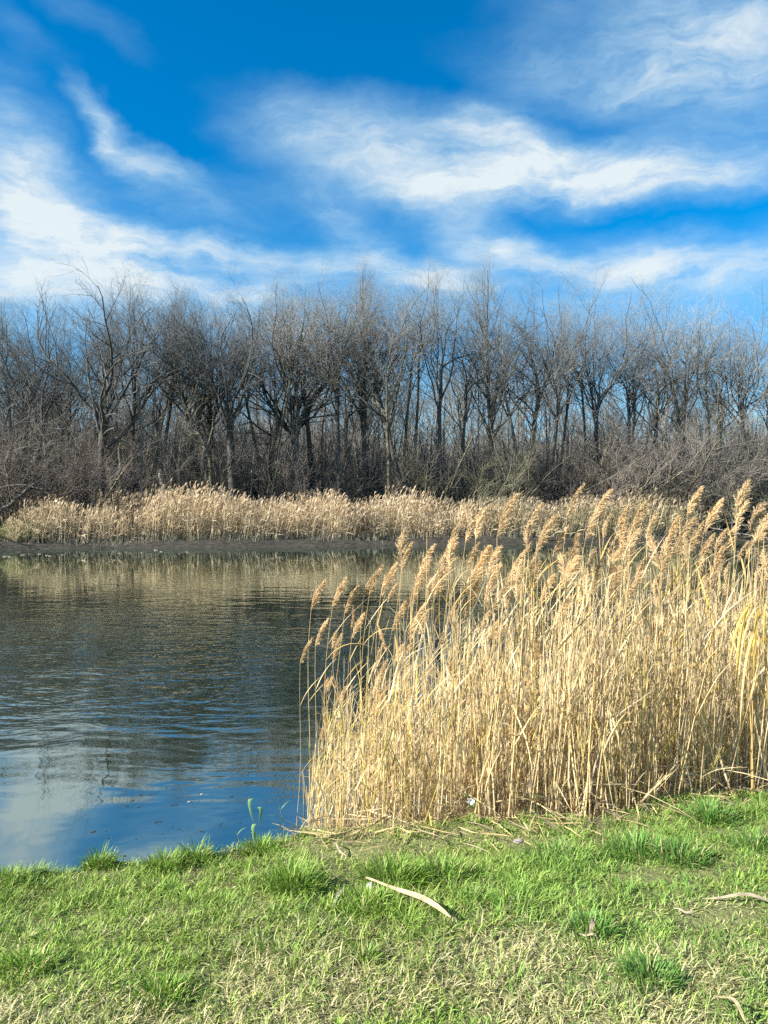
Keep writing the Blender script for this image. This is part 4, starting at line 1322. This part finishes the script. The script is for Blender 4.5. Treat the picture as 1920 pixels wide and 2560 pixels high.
# ------------------------------------------------------------------ fallen leaves and small things on the lawn
def ground_leaf(name, a, b, width, label, tone, lift=.03, arch=.03, seed=0, category='leaf', prof=None, keel=True):
    """dry reed leaf lying on the grass from photo pixel a to photo pixel b"""
    A = np.array(lawn_at(*a)); B = np.array(lawn_at(*b))
    rg = np.random.default_rng(seed)
    K = 14; t = np.linspace(0, 1, K)
    P = A[None] * (1 - t[:, None]) + B[None] * t[:, None] - A
    P[:, 2] += lift + arch * np.sin(t * math.pi) + .004 * np.sin(t * 9 + seed)
    d = nrm(B - A)
    sd = nrm(np.cross(d, np.array([0, -.75, 1.])))
    P += sd * (.012 * np.sin(t * 4 + seed))[:, None]
    W = width * np.interp(t, *(prof or ([0, .15, .5, .8, 1], [.25, .45, 1., .95, .1])))
    th = .0012
    up = np.array([0, 0, 1.])
    tones = np.array(tone)[None] * rg.uniform(.62, 1.1, (K, 1))
    mb = MB()
    ribbons(mb, P[None], W[None], np.tile(sd, (1, K, 1)), tones[None], fold=.14)
    ribbons(mb, (P - up * th)[None], W[None], np.tile(sd, (1, K, 1)), tones[None] * .9, fold=.14)
    t_ = thing(name, label, category, tuple(A))
    bl_ = mb.build('blade', M_LEAF, t_)
    if keel:
        m2 = MB(); tubes(m2, (P + up * .0008)[None], (.0007 + 0 * t)[None], 4, np.array([np.array(tone) * .75]))
        m2.build('midrib', M_LEAF, bl_, True)
    return t_


ground_leaf('fallen_reed_leaf', (918, 2218), (1122, 2328), .0115, 'long tan reed leaf lying slantwise across the grass at the centre', (.64, .49, .29), .048, .022, 1,
            prof=([0, .08, .28, .34, .62, .9, 1], [.25, .38, .40, .55, 1., .8, .1]))
ground_leaf('fallen_reed_leaf', (1755, 2252), (1945, 2272), .0065, 'pale arched reed leaf lying on the grass at the right edge', (.50, .43, .29), .015, .018, 2)
ground_leaf('fallen_reed_leaf', (1785, 2512), (1872, 2580), .0055, 'pale straw leaf in the bottom right corner of the lawn', (.62, .50, .29), .03, .02, 3)
ground_leaf('fallen_reed_leaf', (858, 2228), (838, 2285), .0062, 'short upright whitish leaf scrap by the bare patch, left of the long leaf', (.52, .46, .38), .02, .02, 4)
ground_leaf('fallen_straw', (828, 2118), (868, 2150), .004, 'thin pale straw lying on the bare bank below the reeds', (.60, .48, .34), .02, .015, 5)
ground_leaf('fallen_straw', (1685, 2285), (1740, 2300), .004, 'thin straw lying in the dry patch near the right edge', (.58, .50, .32), .02, .015, 6)
ground_leaf('fallen_straw', (1450, 2345), (1490, 2365), .005, 'small straw beside the curled brown leaf', (.55, .46, .28), .02, .012, 7)
ground_leaf('curled_leaf', (1470, 2348), (1497, 2342), .012, 'curled grey-brown dead leaf in the grass on the right', (.22, .165, .12), .02, .035, 8, keel=True, prof=([0, .2, .6, 1], [.3, 1, 1, .2]))


def pebble(name, px, py, size, tone, label, seed, category='stone', group=None):
    X, Y, z = lawn_at(px, py)
    rg = np.random.default_rng(seed)
    n, m = 12, 8
    th = np.linspace(0, math.pi, m); ph = np.arange(n) * 2 * math.pi / n
    T, Pp = np.meshgrid(th, ph, indexing='ij')
    d = np.stack([np.sin(T) * np.cos(Pp), np.sin(T) * np.sin(Pp), np.cos(T)], -1)
    bump = 1 + .22 * (value_noise(d[..., 0] * 1.7 + seed, d[..., 1] * 1.7 + d[..., 2] * 1.3, seed) - .5) + .16 * (value_noise(d[..., 0] * 4 + 7, d[..., 2] * 4 + seed, seed) - .5)
    v = d * bump[..., None] * np.array(size)
    idx = np.arange(m * n).reshape(m, n); nx = np.roll(idx, -1, 1)
    q = np.stack([idx[:-1], idx[1:], nx[1:], nx[:-1]], -1)
    mb = MB(); mb.add(v, q, np.array(tone)[None] * rg.uniform(.9, 1.1, (m * n, 1)))
    o = mb.build(name, M_STONE, smooth=True); o.location = (X, Y, z + size[2] * .55); o.rotation_euler = (0, 0, rg.uniform(0, 3))
    tag(o, label, category, group)


M_STONE = plant_mat('stone', transl=0, rough=.85, vary=.35, scale=90)
pebble('stone', 1297, 2106, (.030, .020, .012), (.27, .235, .21), 'small grey stone lying by the reeds on the bank', 31)
pebble('pebble', 545, 2192, (.009, .008, .007), (.60, .52, .32), 'tiny cream pebble at the water-edge tufts on the left', 32, 'pebble')

def curled_white():
    X, Y, z = lawn_at(925, 2232)
    t = thing('white_petal_scrap', 'small crumpled white scrap beside the stalk end of the long leaf', 'scrap', (X, Y, z + .02))
    rg = np.random.default_rng(50); mb = MB()
    for j in range(3):
        K = 6; tt = np.linspace(-1, 1, K)
        P = np.stack([tt * .018, .008 * j - .008 + .004 * np.sin(tt * 3), .012 * (1 - tt ** 2) + .004 * j], -1)
        ribbons(mb, P[None], (.0065 * np.sqrt(np.clip(1.05 - tt ** 2, .05, 1)))[None], np.tile(np.array([0, 1, .3]), (1, K, 1)), np.array([[.72, .68, .66]]), fold=.4)
    mb.build('blade', M_LEAF, t)


curled_white()


def white_flower():
    Y = 4.06; X = (1175 - 960) / F * Y
    gz = float(ground_z(X, Y)); zt = EYE + (1280 - 2000) / F * Y
    h = zt - gz
    t = thing('white_flower', 'small white flower on a leafy green stalk in front of the reeds', 'flower', (X, Y - .02, gz))
    rg = np.random.default_rng(52)
    K = 8; tt = np.linspace(0, 1, K)
    P = np.stack([.02 * np.sin(tt * 3), .01 * tt, h * tt], -1)
    mb = MB(); tubes(mb, P[None], (.0024 * (1 - .4 * tt))[None], 5, np.array([[.22, .30, .10]])); mb.build('stem', M_GREEN, t, True)
    for j in range(5):
        a = j * 1.257; m2 = MB()
        d = np.array([math.cos(a), -.35, math.sin(a)]); d = d / np.linalg.norm(d)
        c = P[-1]
        PP = np.stack([c, c + d * .010, c + d * .020 + np.array([0, -.004, 0])])
        sd = nrm(np.cross(d, np.array([0, 1., 0])))
        ribbons(m2, PP[None], np.array([[.002, .0085, .006]]), sd[None], np.array([[.80, .80, .78]]), fold=.2)
        m2.build('petal', M_LEAF, t)
    for j in range(11):
        f = rg.uniform(.15, 1.08); i = min(int(f * (K - 1)), K - 1); m2 = MB()
        Pl, W, sd = leaf_blade(rg, P[i], rg.uniform(0, 6.28), rg.uniform(.035, .075), rg.uniform(.005, .009), .22, None)
        ribbons(m2, Pl[None], W[None], sd[None], np.array([[.17, .27, .07]]) * rg.uniform(.8, 1.4), fold=.3)
        m2.build('leaf', M_GREEN, t)


white_flower()


def green_shoot(px, py_base, py_top, Y, nleaf, label, seed, width=.008, hang=True):
    X = (px - 960) / F * Y
    gz = float(ground_z(X, Y)); zt = EYE + (1280 - py_top) / F * Y
    h = zt - gz
    t = thing('green_shoot', label, 'shoot', (X, Y, gz), 0, 'green shoots at the water edge')
    rg = np.random.default_rng(seed); K = 8; tt = np.linspace(0, 1, K)
    P = np.stack([-.05 * h * tt ** 2 + .01 * np.sin(tt * 4), 0 * tt, h * .96 * tt], -1)
    mb = MB(); tubes(mb, P[None], (.003 * (1 - .6 * tt))[None], 5, np.array([[.20, .29, .12]])); mb.build('stem', M_GREEN, t, True)
    for j in range(nleaf):
        f = (j + .6) / nleaf; S = P[min(int(f * (K - 1)), K - 1)]
        m2 = MB(); tone = np.array([.17, .29, .12]) * rg.uniform(.8, 1.35)
        if hang:
            L = h * rg.uniform(.35, .55); s0 = S + np.array([rg.normal(0, .012), 0, .03])
            k2 = np.linspace(0, 1, 8)
            Pl = np.stack([s0[0] + .05 * np.sin(k2 * 3.0) * (1 if j % 2 else -1) * h, s0[1] - .02 * k2, s0[2] + .03 * np.sin(k2 * 2.2) - L * k2 ** 1.5 * .8], -1)
            W = width * np.interp(k2, [0, .15, .5, 1], [.6, 1., .85, .05]); sd = np.tile(nrm(np.array([1., .4 * (j % 2), .1])), (8, 1))
        else:
            Pl, W, sd = leaf_blade(rg, S, rg.choice([0., math.pi]) + rg.normal(0, .4), h * rg.uniform(.35, .6), width * .7, .12, None)
        ribbons(m2, Pl[None], W[None], sd[None], tone[None], fold=.35)
        m2.build('leaf', M_GREEN, t)


green_shoot(632, 2120, 1984, 3.83, 5, 'tall green reed shoot with drooping ribbon leaves rising from the water edge', 61, .010)
green_shoot(706, 2100, 2010, 3.92, 4, 'thin upright green shoot between the tall shoot and the reeds', 62, .006, hang=False)
green_shoot(596, 2125, 2078, 3.79, 3, 'small bent green shoot left of the tall green shoot', 63, .005, hang=False)
green_shoot(1340, 2060, 1985, 4.12, 3, 'green blade shooting up among the dry stems behind the stone', 64, .006, hang=False)
